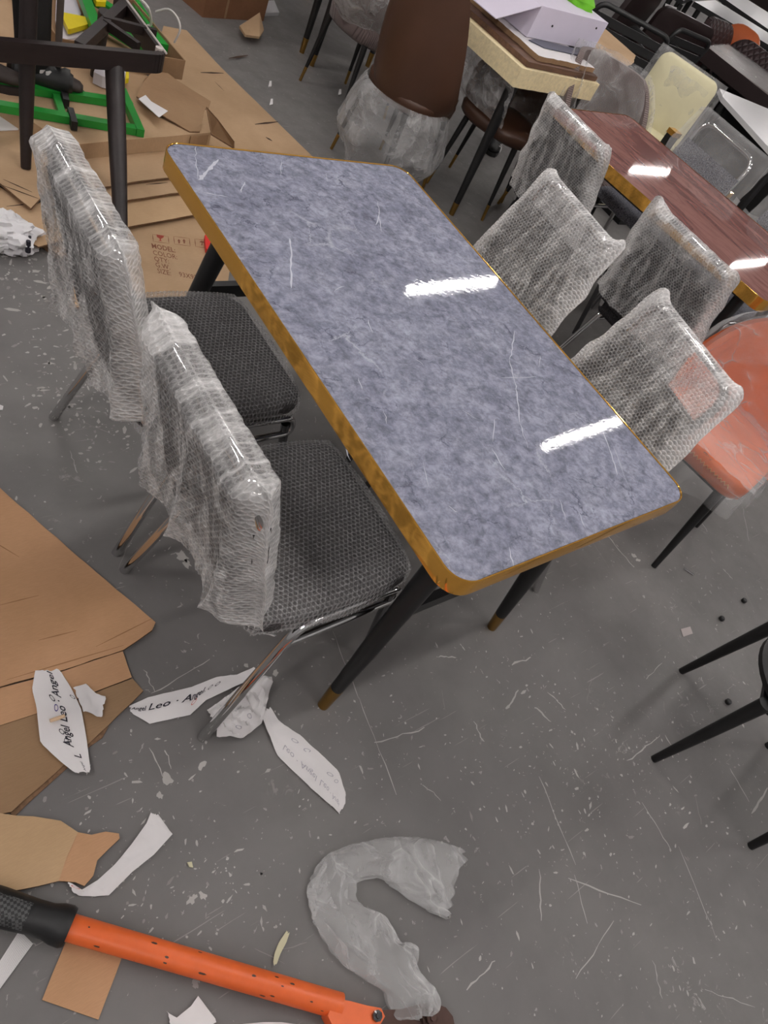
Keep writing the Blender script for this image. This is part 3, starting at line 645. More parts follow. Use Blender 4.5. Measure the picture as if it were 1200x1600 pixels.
tag(mb.build('paper_tape', PM, None, loc=at(400, 1110, 0), smooth=40), 'knotted white printed paper tape caught around the front chrome leg', 'paper', 'torn white paper tape')
mb = MB(); f = sfn([((236, 1268), (247, 1272)), ((229, 1286), (269, 1304)), ((205, 1320), (240, 1336)), ((180, 1350), (207, 1362)), ((152, 1376), (170, 1399)), ((128, 1390), (148, 1401)), ((102, 1376), (116, 1399))], .003, .010, 12); mb.grid(f, 30, 9); leaf(mb, f, .93, .3, .012, .3, 4)
tag(mb.build('paper_tape', PM, None, loc=at(190, 1340, 0), smooth=40), 'plain white paper strip sticking out from under the torn cardboard', 'paper', 'torn white paper tape')
mb = MB(); f = sfn([((258, 1580), (270, 1625)), ((276, 1590), (285, 1640)), ((298, 1572), (305, 1650)), ((309, 1556), (325, 1650)), ((336, 1592), (345, 1650))], .003, .008, 14); mb.grid(f, 16, 10)
tag(mb.build('paper_scrap', PM, None, loc=at(295, 1600, 0), smooth=40), 'torn white paper with a pointed tip at the bottom edge of the floor', 'paper')
mb = MB(); f = sfn([((378, 1600), (380, 1640)), ((410, 1597), (412, 1640)), ((440, 1597), (442, 1640)), ((476, 1602), (478, 1640))], .003, .004, 15); mb.grid(f, 12, 6)
tag(mb.build('paper_scrap', PM, None, loc=at(425, 1615, 0), smooth=40), 'sliver of white paper below the middle of the orange handle', 'paper')
# crumpled white bag at the left edge
mb = MB()
def crum(u, v):
    a, b = 2*PI*u, PI*v; d = V((math.cos(a)*math.sin(b), math.sin(a)*math.sin(b), math.cos(b)))
    r = 1+.42*nz(d, 1.8, 4)+.30*abs(nz(d, 4.5, 2))+.12*nz(d, 10, 1)
    p = at(2, 362, .045); q = p + V((d.x*.115*r, d.y*.085*r, d.z*.05*r)); q.z = max(.002, q.z); return q
mb.grid(crum, 48, 28)
for x, y, r in ((40, 367, .008), (32, 372, .006), (46, 374, .006), (44, 381, .009)):
    c = at(x, y, .06); mb.lathe([(r, -.03), (r*.8, .012)], c, 7, 1)
tag(mb.build('crumpled_bag', [simple('white_plastic_bag', (228, 226, 228), .4, var=.02), INK], None, loc=at(2, 362, 0), smooth=35), 'crumpled white plastic bag with black print at the left by the cartons', 'plastic bag')
# mesh tape
mb = MB()
a0, a1, b0, b1 = at(-40, 1565, .003), at(31, 1454, .003), at(-40, 1598, .003), at(51, 1474, .003)
for k in range(16):
    s = k/15; mb.beam(lerp(a0, b0, s), lerp(a1, b1, s), .0016, .0012)
for k in range(46):
    s = k/45; mb.beam(lerp(a0, a1, s), lerp(b0, b1, s), .0007, .0009)
tag(mb.build('mesh_tape', simple('white_net', (220, 216, 216), .6), None, loc=at(0, 1520, 0), smooth=0), 'strip of white netting tape poking out from beneath the black grip', 'tape')
# floor crumbs
def crumb(name, label, cat, px, z, m, th=.002, lift=None, group=None):
    pts = [at(x, y, z) for x, y in px]; return tag(MB().slab(pts, th).build(name, m, None, loc=ctr(pts)-V((0, 0, th)), smooth=0), label, cat, group)
YP = simple('yellowed_paper', (206, 200, 168), .8)
mb = MB(); f = sfn([((449, 1452), (453, 1456)), ((437, 1470), (446, 1474)), ((428, 1490), (436, 1495)), ((425, 1509), (430, 1510))], .002, .008, 4); mb.grid(f, 10, 4)
tag(mb.build('peeled_strip', YP, None, loc=at(440, 1480, 0)), 'curled yellowish peeling on the floor above the orange handle', 'scrap')
crumb('paper_crumb', 'tiny yellowish crumb alone on the floor right of the torn cardboard', 'scrap', [(293, 1347), (300, 1346), (302, 1355), (296, 1354)], .006, YP, .004)
crumb('paper_crumb', 'small greyish paper tab on the floor left of the black caps', 'scrap', [(1064, 983), (1079, 979), (1083, 990), (1068, 995)], .003, simple('grey_tab', (176, 166, 164), .7))
crumb('paper_crumb', 'small white dot on the floor at the left picture edge', 'scrap', [(0, 632), (5, 634), (4, 640), (-3, 640)], .003, PAPER)
tag(MB().tube([at(1069, 888, .004), at(1084, 898, .004)], .0035, 8).build('metal_pin', CHROME, None, loc=at(1076, 893, 0)), 'short shiny metal pin on the floor beyond the marble table end', 'pin')
for (x, y), lb in (((1161, 940), 'black rubber cap farthest up the floor of the three'), ((1126, 968), 'black rubber cap nearest the grey paper tab'), ((1136, 1098), 'black rubber cap lying between the two stool legs')):
    p = at(x, y, 0); mb = MB().lathe([(.008, 0), (.0105, .003), (.0105, .012), (.008, .0145)], p, 14)
    tag(mb.build('rubber_cap', BLACKP, None, loc=p), lb, 'cap', 'rubber caps on the floor')

# ------------------------------------------------------------------ bolt cutter
t = thing('bolt_cutter', 'orange handled bolt cutter with black grips on the floor at the bottom', 'tool', at(300, 1500, 0))
h0, h1 = at(100, 1446, .0265), at(532, 1572, .0265); d = (h1-h0).normalized()
def chipped(p, q, r):
    mb = MB(); mb.tube([lerp(p, q, k/10) for k in range(11)], r, 20)
    for k in range(16):
        s = rnd.uniform(.06, .97); a = rnd.uniform(.2, 2.6); c = lerp(p, q, s); s_ = d.cross(V((0, 0, 1))).normalized()
        n = s_*math.cos(a) + V((0, 0, 1))*math.sin(a); tt = n.cross(d); rr_ = rnd.uniform(.0015, .004); e = rnd.uniform(1, 3)
        mb.add([c+n*(r*1.004)+d*(rr_*e*math.cos(x))*rnd.uniform(.6, 1)+tt*(rr_*.6*math.sin(x)) for x in [2*PI*i/6 for i in range(6)]], [tuple(range(6))], 1)
    return mb
hd = chipped(h0, h1, .0235).build('handle', [ORP, simple('chipped_steel', (70, 50, 42), .5)], t, smooth=50)
g1 = h0 - d*.30
def ring(c, d, rx, rz, n=18):
    s = d.cross(V((0, 0, 1))).normalized(); return [c + s*rx*math.cos(2*PI*k/n) + V((0, 0, 1))*rz*math.sin(2*PI*k/n) for k in range(n)]
mk, nt, b_ = newmat('knurled_rubber'); b_.inputs['Base Color'].default_value = lin((26, 26, 27)); b_.inputs['Roughness'].default_value = .55
tc = N(nt, 'ShaderNodeTexCoord'); ck = tex(nt, 'ShaderNodeTexChecker', tc.outputs['Object'], 190, rot=(0, 0, .2)); bump(nt, b_, ck.outputs['Fac'], .8, .003)
c2 = mixc(nt, math_(nt, 'MULTIPLY', ck.outputs['Fac'], .28), lin((26, 26, 27)), lin((130, 130, 130))); nt.links.new(c2, b_.inputs['Base Color'])
def grip(h, dd):
    mb = MB(); mb.loops([ring(h+dd*x, dd, r, r) for x, r in ((.012, .026), (.012, .033), (.004, .036), (-.012, .035), (-.03, .030), (-.06, .030), (-.12, .033), (-.2, .034), (-.28, .031), (-.30, .024))]); return mb
gp = grip(h0, d).build('grip', BLACKP, hd, smooth=50); gp['label'] = 'black rubber grip'
mb = MB()
def pad(u, v):
    c = h0 - d*(.065+.13*u); s = d.cross(V((0, 0, 1))).normalized(); a = .55+1.5*v; r = .0335+.0012*math.sin(PI*u)
    return c + s*r*math.cos(a) + V((0, 0, 1))*r*math.sin(a)
mb.grid(pad, 12, 10); mb.build('knurled_pad', mk, hd)
hp = [at(x, y, .045) for x, y in [(526, 1560), (548, 1564), (574, 1571), (596, 1575), (602, 1588), (594, 1602), (578, 1612), (548, 1618), (522, 1606), (512, 1586)]]
hm = MB().slab(hp, .038); hm.build('fork', ORP, t, smooth=0)
jp = [at(x, y, .036) for x, y in [(588, 1578), (626, 1577), (652, 1570), (676, 1566), (697, 1574), (708, 1588), (713, 1612), (700, 1640), (640, 1650), (590, 1626)]]
JAW = simple('rusty_steel', (72, 52, 46), .5, .6, var=.2, vs=40); MB().slab(jp, .026).build('jaw', JAW, t, smooth=0)
for x, y, r in ((587, 1588, .0105), (672, 1591, .013)):
    MB().lathe([(r*1.5, .0), (r*1.5, .004), (r, .004), (r, .012), (r*.55, .014), (r*.5, .018)], at(x, y, .040), 8).build('bolt', DCHROME if x < 600 else JAW, t, smooth=30)
k0, k1 = at(560, 1622, .0265), at(150, 1860, .0265)
d2 = (k0-k1).normalized(); h2 = MB().tube([k1, k0], .0235, 20).build('handle', ORP, t, smooth=50); grip(k1, d2).build('grip', BLACKP, h2, smooth=50)

# ------------------------------------------------------------------ clear plastic sleeve on the floor
pairs = [((722, 1326), (697, 1437)), ((680, 1313), (655, 1415)), ((630, 1308), (612, 1386)), ((566, 1317), (582, 1370)), ((513, 1338), (558, 1378)), ((487, 1378), (549, 1394)), ((487, 1420), (553, 1408)), ((502, 1460), (590, 1430)), ((535, 1506), (622, 1470)), ((575, 1533), (646, 1476)), ((602, 1552), (653, 1520)), ((606, 1576), (672, 1556)), ((613, 1597), (655, 1590))]
Ls = [at(*a, .012) for a, b in pairs]; Rs = [at(*b, .012) for a, b in pairs]
def sleeve(u, v):
    a, b = pline(Ls, u), pline(Rs, u); t = 2*PI*v; w = .5-.5*math.cos(t); p = lerp(a, b, w)
    q = (abs(nz((p.x, p.y, v), 13, 3))-.2)*.030 + nz((p.x, p.y, v), 40, 5)*.004
    hgt = .018+.010*math.sin(u*9); z = .014 + (math.sin(t)*hgt if math.sin(t) > 0 else math.sin(t)*.008)
    return V((p.x+q*.8, p.y-q*.8, max(.001, z + q*(.9 if math.sin(t) > 0 else .2) + .035*max(0, u-.90)*10*(1 if u > .9 else 0))))
tag(MB().grid(sleeve, 110, 36).build('plastic_sleeve', FILMW, None, loc=at(560, 1400, 0), smooth=70), 'curled clear plastic sleeve lying in a hook shape on the bare floor', 'plastic wrap')

# ------------------------------------------------------------------ orange chair, round stool
def taper_leg(root, p, q, r0, r1, cap=.0, m=BLACK):
    """p top, q foot"""
    p, q = V(p), V(q)
    if cap:
        k = lerp(q, p, cap); L = MB().tube([k, lerp(k, p, .5), p], [r0*1.05, (r0+r1)*.52, r1], 12).build('leg', m, root)
        MB().tube([q, k], [r0*.9, r0*1.08], 12).build('foot_cap', GOLDTIP, L)
        return L
    return MB().tube([q, lerp(q, p, .5), p], [r0, (r0+r1)*.52, r1], 12).build('leg', m, root)
t = thing('side_chair', 'orange leather chair in clear plastic beside the near end of the marble table', 'chair', (1.37, -.37, 0), math.radians(190), None, local=True)
mb = MB(); mb.loops([rrect(.46*k, .45*k, .07*k, 6, z) for k, z in ((.95, .40), (.99, .41), (1, .44), (.99, .465), (.94, .474), (.6, .478))]); mb.build('seat', OR, t, smooth=60)
mb = MB()
def obk(s):
    def fn(u, v):
        a = (u-.5)*2.9; z = .43 + v*(.40-.24*abs(2*u-1)**2.2); r = .235+.03*v
        return V((-r*math.cos(a)*.92-.02-.05*v - s*.012*math.cos(a), r*1.02*math.sin(a)+s*-.012*math.sin(a), z))
    return fn
rings = []
for k in range(11):
    v = k/10; rings.append([obk(1)(i/20, v) for i in range(21)]+[obk(-1)(1-i/20, v) for i in range(21)])
mb.loops(rings); mb.build('backrest', OR, t, smooth=50)
mb = MB(); zz = [V((.2315, -.17+.34*k/44, .446+(.006 if k % 2 else -.006))) for k in range(45)]
mb.tube(zz, .0016, 5); mb.build('stitching', simple('tan_thread', (214, 178, 120), .7), t, smooth=0)['label'] = 'zigzag stitching along the seat edge'
fr = MB(); fr.beam((-.17, -.17, .385), (.17, -.17, .385), .03, .02); fr.beam((-.17, .17, .385), (.17, .17, .385), .03, .02); fr.beam((.17, -.17, .385), (.17, .17, .385), .03, .02); fr.beam((-.17, -.17, .385), (-.17, .17, .385), .03, .02); fr.build('frame', BLACK, t, smooth=0)
for sx in (-1, 1):
    for sy in (-1, 1): taper_leg(t, (sx*.16, sy*.16, .395), (sx*.215, sy*.215, 0), .011, .019)
def obag(u, v):
    a = 2*PI*u; k = .292+.03*(1-v)+.02*nz((math.cos(a)*2, math.sin(a)*2, v*2), 1, 3)+.012*math.sin(a*11+3*v)*(1-v)+.008*math.sin(a*23)*(1-v)
    x, y = math.cos(a), math.sin(a); m = max(abs(x), abs(y))**.72; x, y = x/m, y/m
    dr = .13+.06*max(0, math.cos(a+.9))
    return V((x*k*.83, y*k*.82, .488-dr*(1-v)+.01*nz((x*5, y*5, v), 1, 8)*(1-v)))
mb = MB(); mb.grid(obag, 120, 14)
mb.grid(lambda u, v: V(((u-.5)*.47, (v-.5)*.47, .484+.010*abs(nz((u*7, v*7, 1), 1, 5))+.006*abs(nz((u*16, v*16, 1), 1, 5)))), 40, 40)
def bbag(s):
    def fn(u, v):
        a = (u-.5)*3.0; z = .47 + v*(.385-.235*abs(2*u-1)**2.2); r = .235+.03*v + s*.03+.012*nz((u*8, v*6, s), 1, 2)+.006*nz((u*20, v*14, s), 1, 2)
        if v > .98: r -= s*.02
        return V((-r*math.cos(a)*.92-.02-.05*v, r*1.02*math.sin(a), z))
    return fn
mb.grid(bbag(1), 50, 24); mb.grid(bbag(-1), 50, 24)
mb.build('plastic_cover', FILMO, t, smooth=70)['label'] = 'loose clear plastic bag'
F1, F2, F3 = V((.937, -.98, 0)), V((.57, -1.139, 0)), V((.691, -1.479, 0)); F4 = F1+F3-F2; cc = (F1+F3)/2
t = thing('stool', 'black stool with tapered legs and a round top cut off at the right', 'stool', cc)
for f_ in (F1, F2, F3, F4): taper_leg(t, lerp(f_, cc, .13)+V((0, 0, .41)), f_, .0115, .0205)
mb = MB(); ta = [lerp(f_, cc, .16)+V((0, 0, .395)) for f_ in (F1, F2, F3, F4)]
for a, b in ((0, 1), (1, 2), (2, 3), (3, 0), (0, 2), (1, 3)): mb.beam(ta[a], ta[b], .02, .012)
mb.build('frame', BLACK, t, smooth=0)
MB().lathe([(.19, .405), (.205, .41), (.205, .425), (.195, .43), (.02, .432)], cc, 40).build('seat', BLACKP, t, smooth=40)
rc = lerp(V((at(1192, 1027, .4325).x, at(1192, 1027, .4325).y, .432)), V((cc.x, cc.y, .432)), .22); tag(MB().lathe([(.012, 0), (.014, .004), (.014, .014), (.010, .018)], rc, 12).build('screw_cap', simple('red_cap', (170, 60, 52), .5), None, loc=rc), 'small reddish cap lying on the round stool top', 'cap')

# ------------------------------------------------------------------ cartons behind the marble table
t = thing('flattened_carton', 'long flattened carton on the floor behind the marble table, three slits cut in its edge', 'carton', at(380, 180, 0))
mb = MB(); px = [(255, 40), (291, 47), (345, 105), (420, 178), (493, 249), (330, 268), (250, 200), (235, 110)]
mb.slab(jag([at(x, y, .008) for x, y in px], .001, .06, 3), .007, 0, 1)
for a, b in [((357, 91), (387, 86)), ((313, 113), (349, 114)), ((398, 194), (434, 190)), ((415, 214), (425, 220)), ((335, 127), (350, 142))]: slitline(mb, a, b, .0085, .016 if a[0] != 335 else .004, 2)
mb.build('panel', [CARD, CARDE, SLIT], t, smooth=0)
# pile of flat cartons: each layer its own thing
t = thing('flattened_carton', 'printed carton lying lowest of the pile, lettered with a size line', 'carton', at(260, 400, 0))
tx = MB(); tx.slab([at(x, y, .010) for x, y in [(120, 322), (372, 322), (352, 470), (110, 480)]], .008, 0, 1)
EX = V((at(320, 437, .0104)-at(246, 424, .0104)).to_tuple()); 
def ptext(s, px, cap, xd, yd, mi=2, bold=.0):
    vs, fs = text_mesh(s, 1.0, 0, 2, bold); k = cap/.72
    tx.add([at(px[0]+p.x*xd[0]*k-p.y*yd[0]*k, px[1]+p.x*xd[1]*k-p.y*yd[1]*k, .0106) for p in vs], fs, mi)
xd, yd = (.95, .19), (.20, .95)
ptext('MODEL:', (237, 387), 8.0, xd, yd, 2, .015); ptext('COLOR:', (239, 397.5), 8.0, xd, yd); ptext('QTY:', (241, 407), 8.0, xd, yd); ptext('G.W.', (243, 416.5), 8.0, xd, yd); ptext('SIZE:', (246, 426), 8.0, xd, yd)
ptext('93X93X3', (280, 431.5), 8.0, xd, yd); ptext('PC', (323, 417), 8.0, xd, yd); ptext('K', (327, 427), 8, xd, yd)
def pbox(x, y, w, h):
    P_ = [(x, y), (x+w*.98, y+w*.13), (x+w*.98+h*.12, y+w*.13+h), (x+h*.12, y+h)]
    for a, b in zip(P_, P_[1:]+P_[:1]): slitline(tx, a, b, .0106, .003, 2)
pbox(238, 366, 25, 11); pbox(271, 369, 25, 12); pbox(304, 373, 25, 12)
for gx in (279, 287):
    p = [(gx, 373), (gx+3, 377), (gx+1.5, 377), (gx+2, 380), (gx-.6, 380), (gx-.6, 377), (gx-2, 376.5)]; tx.add([at(x, y, .0106) for x, y in p], [tuple(range(7))], 2)
p = [(244, 366), (256, 368), (255, 371), (251, 373), (251.5, 375.5), (253, 376.5), (247, 376), (249.5, 375), (249, 372.5), (245, 370)]; tx.add([at(x, y, .0106) for x, y in p], [tuple(range(10))], 3)
p = [(311, 378), (314, 376), (318, 377), (319, 379), (316, 379), (316, 383), (314, 383), (315, 379)]; tx.add([at(x, y, .0106) for x, y in p], [tuple(range(8))], 2)
tx.build('panel', [CARD, CARDE, INKB, simple('rust_ink', (150, 62, 46), .8)], t, smooth=0)
tag(MB().slab(jag([at(x, y, .03) for x, y in [(320, 366), (330, 372), (341, 390), (346, 402), (336, 398), (322, 388)]], .002), .019).build('tape_scrap', simple('red_plastic', (214, 48, 42), .4), None, loc=at(332, 384, .011), smooth=30), 'red plastic scrap on the printed carton by the gold rim', 'scrap')
def layer(label, px, z, th, m, amp=.002, seed=1, creases=()):
    t = thing('flattened_carton', label, 'carton', at(px[0][0], px[0][1], z-th))
    mb = MB().slab(jag([at(x, y, z) for x, y in px], amp, .04, seed), th, 0, 1)
    for a, b in creases: slitline(mb, a, b, z+.0006, .006, 2)
    mb.build('panel', [m, CARDE, SLIT], t, smooth=0); return t
layer('flat carton with a pale curled front edge, directly above the printed one', [(60, 318), (190, 312), (350, 288), (360, 330), (310, 334), (200, 354), (120, 372), (66, 352)], .030, .006, CARDL, .001, 2)
layer('flat carton in the pile with a torn fold line across it', [(60, 282), (200, 270), (345, 246), (356, 292), (265, 302), (160, 318), (80, 322)], .046, .007, CARD, .002, 3, [((110, 300), (270, 276)), ((228, 288), (262, 285))])
layer('flat carton immediately beneath the closed box', [(100, 238), (330, 214), (372, 250), (290, 274), (220, 282), (110, 300)], .062, .007, CARD, .0015, 4)
layer('flat carton under the dark wooden leg, top layer at the left', [(-120, 190), (0, 150), (125, 150), (112, 262), (60, 312), (48, 325), (0, 286), (-120, 290)], .060, .008, CARD, .0015, 5, [((0, 288), (60, 310)), ((5, 280), (50, 300))])
layer('flat carton at the far left, next to the crumpled white bag', [(-120, 292), (0, 292), (50, 322), (95, 300), (100, 375), (60, 385), (10, 360), (-120, 330)], .040, .006, CARD, .0015, 6, [((10, 322), (58, 317))])
layer('taped carton end between the white bag and the wrapped chair', [(52, 335), (100, 330), (118, 395), (96, 402), (58, 372)], .024, .022, CARDD, .002, 7)
# closed flat box carrying the tools
ZB = .125; b0, b1 = at(112, 226, ZB), at(330, 207, ZB); bx = (b1-b0); by = V((-bx.y, bx.x, 0)).normalized()
t = thing('flat_box', 'low closed cardboard box carrying the green trestles', 'carton', V((b0.x, b0.y, .063)))
tp = [b0-bx.normalized()*.02, b1, b1+by*1.0, b0+by*1.15-bx*.45]
MB().slab(jag(tp, .0015, .06, 5), .062, 0, 0).build('body', [CARD], t, smooth=0)
fp = [at(322, 166, .19), at(340, 186, .19), at(366, 221, .16), at(366, 231, .13), at(330, 209, .125)]
MB().slab(fp, .006, 0, 1).build('flap', [CARDD, CARDE], t, smooth=0)
MB().box(lerp(b0, b1, .90)-by*.004+V((0, 0, -.03)), (.10, .004, .05), Matrix.Rotation(math.atan2(bx.y, bx.x), 3, 'Z')).build('end_tab', CARDD, t, smooth=0)
t = thing('cardboard_piece', 'bent brown cardboard piece with a white label on the flat box', 'cardboard', at(270, 160, ZB))
sheet('panel', '', '', [(213, 150), (226, 122), (240, 111), (262, 114), (275, 124), (300, 140), (329, 158), (326, 168), (320, 170), (312, 205), (296, 205), (250, 178)], .165, .005, CARDD, .001, 6, zs=[.15, .18, .17, .16, .15, .15, .15, .145, .145, .135, .13, .14], parent=t)
MB().slab([at(x, y, .166) for x, y in [(216, 154), (227, 148), (236, 158), (262, 173), (248, 183)]], .002).build('label_sticker', PAPER, t, smooth=0)
# open tray carton with parts
cA, cB = at(283, 124, ZB), at(208, 112, ZB); e1 = (cB-cA).normalized(); e2 = V((e1.y, -e1.x, 0)); e2 = e2 if e2.y > 0 else -e2
e2 = (at(232, 22, .24)-at(288, 106, .20)); e2.z = 0; e2.normalize()
t = thing('open_carton', 'open cardboard tray holding trestle parts behind the flat box', 'carton', cA)
wl = .85; cC, cD = cA+e1*.55, cA+e1*.55+e2*wl; cE = cA+e2*wl
hz_ = .085
for nm, p, q in (('front_wall', cA, cC), ('side_wall', cA, cE), ('side_wall', cC, cD), ('back_wall', cE, cD)):
    MB().beam(p+V((0, 0, hz_/2)), q+V((0, 0, hz_/2)), .006, hz_).build(nm, CARDD, t, smooth=0)
MB().slab([cA+V((0, 0, .006)), cC+V((0, 0, .006)), cD+V((0, 0, .006)), cE+V((0, 0, .006))], .006).build('bottom', CARDD, t, smooth=0)
def gbeam(mb, a, b, z, w=.035, h=.028, mi=0): mb.beam(at(*a, z), at(*b, z), w, h, mi)
t = thing('trestle', 'green metal trestle frame lying flat in front of the shoe', 'trestle', at(100, 170, ZB))
mb = MB(); gbeam(mb, (-90, 118), (205, 163), ZB+.016); mb.build('rail', GREEN, t, smooth=0)
mb = MB(); gbeam(mb, (-90, 150), (212, 203), ZB+.016); mb.build('rail', GREEN, t, smooth=0)
mb = MB(); gbeam(mb, (86, 146), (97, 180), ZB+.014, .026, .02); mb.build('cross_bar', GREEN, t, smooth=0)
mb = MB(); gbeam(mb, (190, 142), (219, 208), ZB+.018, .03, .03); mb.build('end_bar', GREEN, t, smooth=0)
for a, b in (((96, 139), (103, 162)), ((109, 174), (116, 197))):
    mb = MB(); gbeam(mb, a, b, ZB+.022, .022, .034); mb.build('clamp', BLACKP, t, smooth=0)
t = thing('trestle', 'green metal trestle parts heaped in the open cardboard tray', 'trestle', at(170, 40, ZB+.03))
for a, b, z in (((128, -12), (152, 52), ZB+.07), ((140, -5), (205, 35), ZB+.055), ((150, 30), (245, 90), ZB+.05), ((206, 0), (255, 75), ZB+.055), ((180, 40), (225, 45), ZB+.05)):
    mb = MB(); gbeam(mb, a, b, z, .045, .035); mb.build('rail', GREEN, t, smooth=0)
def bracket(label, pts, z, lo):
    p = [at(x, y, z) for x, y in pts]; tag(MB().slab(p, .02).build('plastic_bracket', YELLOW, None, loc=ctr(p), smooth=0), label, 'bracket')
bracket('yellow plastic bracket with a slot, beside the white board', [(95, 21), (100, 19), (140, 27), (142, 36), (110, 45), (106, 45)], ZB+.06, 0)
bracket('yellow plastic piece at the top edge beside the green bars', [(146, -6), (166, -6), (165, 3), (150, 2)], ZB+.09, 0)
bracket('small yellow plastic plug by the front dark leg', [(196, 112), (201, 111), (201, 122), (196, 123)], ZB+.04, 0)
p = [at(x, y, ZB+.03) for x, y in [(88, -20), (115, -10), (126, 20), (120, 40), (135, 55), (90, 64), (86, 30)]]
tag(MB().slab(p, .01).build('white_board', simple('white_board', (206, 200, 208), .4), None, loc=ctr(p), smooth=0), 'white board leaning in the clutter by the yellow bracket', 'board')
p = [at(x, y, ZB+.05) for x, y in [(146, 112), (152, 96), (186, 96), (196, 112), (194, 128), (160, 119)]]
tag(MB().slab(p, .045).build('small_box', simple('white_card_box', (214, 208, 212), .6), None, loc=ctr(p), smooth=0), 'small white box tucked behind the front dark leg', 'box')
p = [at(x, y, .0655) for x, y in [(-60, 176), (14, 178), (14, 183), (30, 195), (28, 202), (-60, 206)]]
tag(MB().slab(p, .003).build('paper_scrap', PAPER, None, loc=ctr(p), smooth=0), 'white paper at the left edge below the green trestle', 'paper')
mb = MB(); st = [at(x, y, z) for x, y, z in [(208, -10, .30), (230, 10, .30), (236, 36, .22), (230, 40, .2)]]
mb.tube([pline(st, k/14) for k in range(15)], .006, 7)
st = [at(x, y, z) for x, y, z in [(243, 18, .22), (262, 14, .26), (276, 26, .26), (281, 46, .22), (272, 66, .15)]]; mb.tube([pline(st, k/16) for k in range(17)], .005, 7)
tag(mb.build('packing_strap', simple('white_strap', (214, 210, 206), .4), None, loc=at(245, 40, ZB)), 'white plastic packing strap looping over the tray edge', 'strap')
# black tool in front of the shoe
t = thing('power_tool', 'black cylindrical hand tool lying on the flat box before the shoe', 'tool', at(60, 120, ZB))
a, b = at(18, 104, ZB+.05), at(108, 131, ZB+.05)
MB().tube([lerp(a, b, k) for k in (0, .05, .3, .6, .85, .9, 1.0)], [.03, .042, .044, .046, .046, .052, .050], 20).build('body', BLACKP, t, smooth=40)
dd = (b-a).normalized(); MB().tube([b, b+dd*.012], [.040, .034], 20).build('end_cap', BLACK, t); MB().tube([lerp(a, b, .45)+V((0, 0, .04)), lerp(a, b, .1)+V((0, .05, .06)), lerp(a, b, -.2)+V((0, .02, .04))], .016, 10).build('handle', BLACKP, t)
for k in (.42, .52, .63): MB().box(lerp(a, b, k)+V((-.012, -.032, .033)), (.022, .006, .012), Matrix.Rotation(.5, 3, 'Z')).build('marking', PAPER, t, smooth=0)

# ------------------------------------------------------------------ dark wooden chair frame
ZR = .47; r0, r1 = at(-40, 56, ZR), at(258, 84, ZR); xr = (r1-r0).normalized(); r2 = at(196, 0, ZR); yr = (r2-r1); L2 = .44; yr.normalize()
t = thing('armchair_frame', 'dark stained wooden chair frame without a seat at the upper left', 'chair', at(120, 170, .06))
mb = MB()
path = fillet([r0, r1, r1+yr*.46], .045, 6)
for a, b in zip(path, path[1:]): mb.beam(a-V((0, 0, .033)), b-V((0, 0, .033)), .026, .066)
mb.build('seat_rail', DWOOD, t, smooth=30)
mb = MB(); a = at(124, 66, ZR); b = at(194, 2, ZR); mb.beam(a-V((0, 0, .02)), b-V((0, 0, .02)), .034, .04)
for p, q in (((160, 31), (243, 52)), ((163, 36), (216, 73))): mb.beam(at(*p, ZR-.012), at(*q, ZR-.012), .02, .03)
mb.build('brace', DWOOD, t, smooth=0)
MB().tube([at(178, 88, ZR-.045), lerp(at(178, 92, ZR-.06), at(190, 395, .012), .5), at(190, 395, .012)], [.034, .031, .022], 14).build('leg', DWOOD, t)
lt, lb = at(42, 80, ZR-.05), at(40, 262, .061)
up = (lt-lb).normalized()
MB().tube([lb, lerp(lb, lt, .5), lt, lt+up*.12+V((0, 0, .3))], [.017, .023, .027, .026], 14).build('leg', DWOOD, t)
for k, (bx_, by_) in enumerate(((.02, .52), (.60, .52))):
    pass
MB().tube([lt+yr*.46, lb+yr*.40+V((0, 0, .07))], [.026, .018], 14).build('leg', DWOOD, t); MB().tube([r1+yr*.42-xr*.06-V((0, 0, .068)), V((r1.x, r1.y, 0))+yr*.48-xr*.05+V((0, 0, .128))], [.026, .019], 14).build('leg', DWOOD, t)
mb = MB(); p = r1+V((0, 0, .002)); q = r1+yr*.46; mb.tube([p-yr*.0+xr*.004, q+xr*.004], .004, 6); mb.lathe([(.014, -.03), (.014, .006)], r1-xr*.012+yr*.03, 10); mb.build('edge_strip', simple('bare_edge', (206, 196, 190), .4), t)['label'] = 'pale edge strip on the side rail'

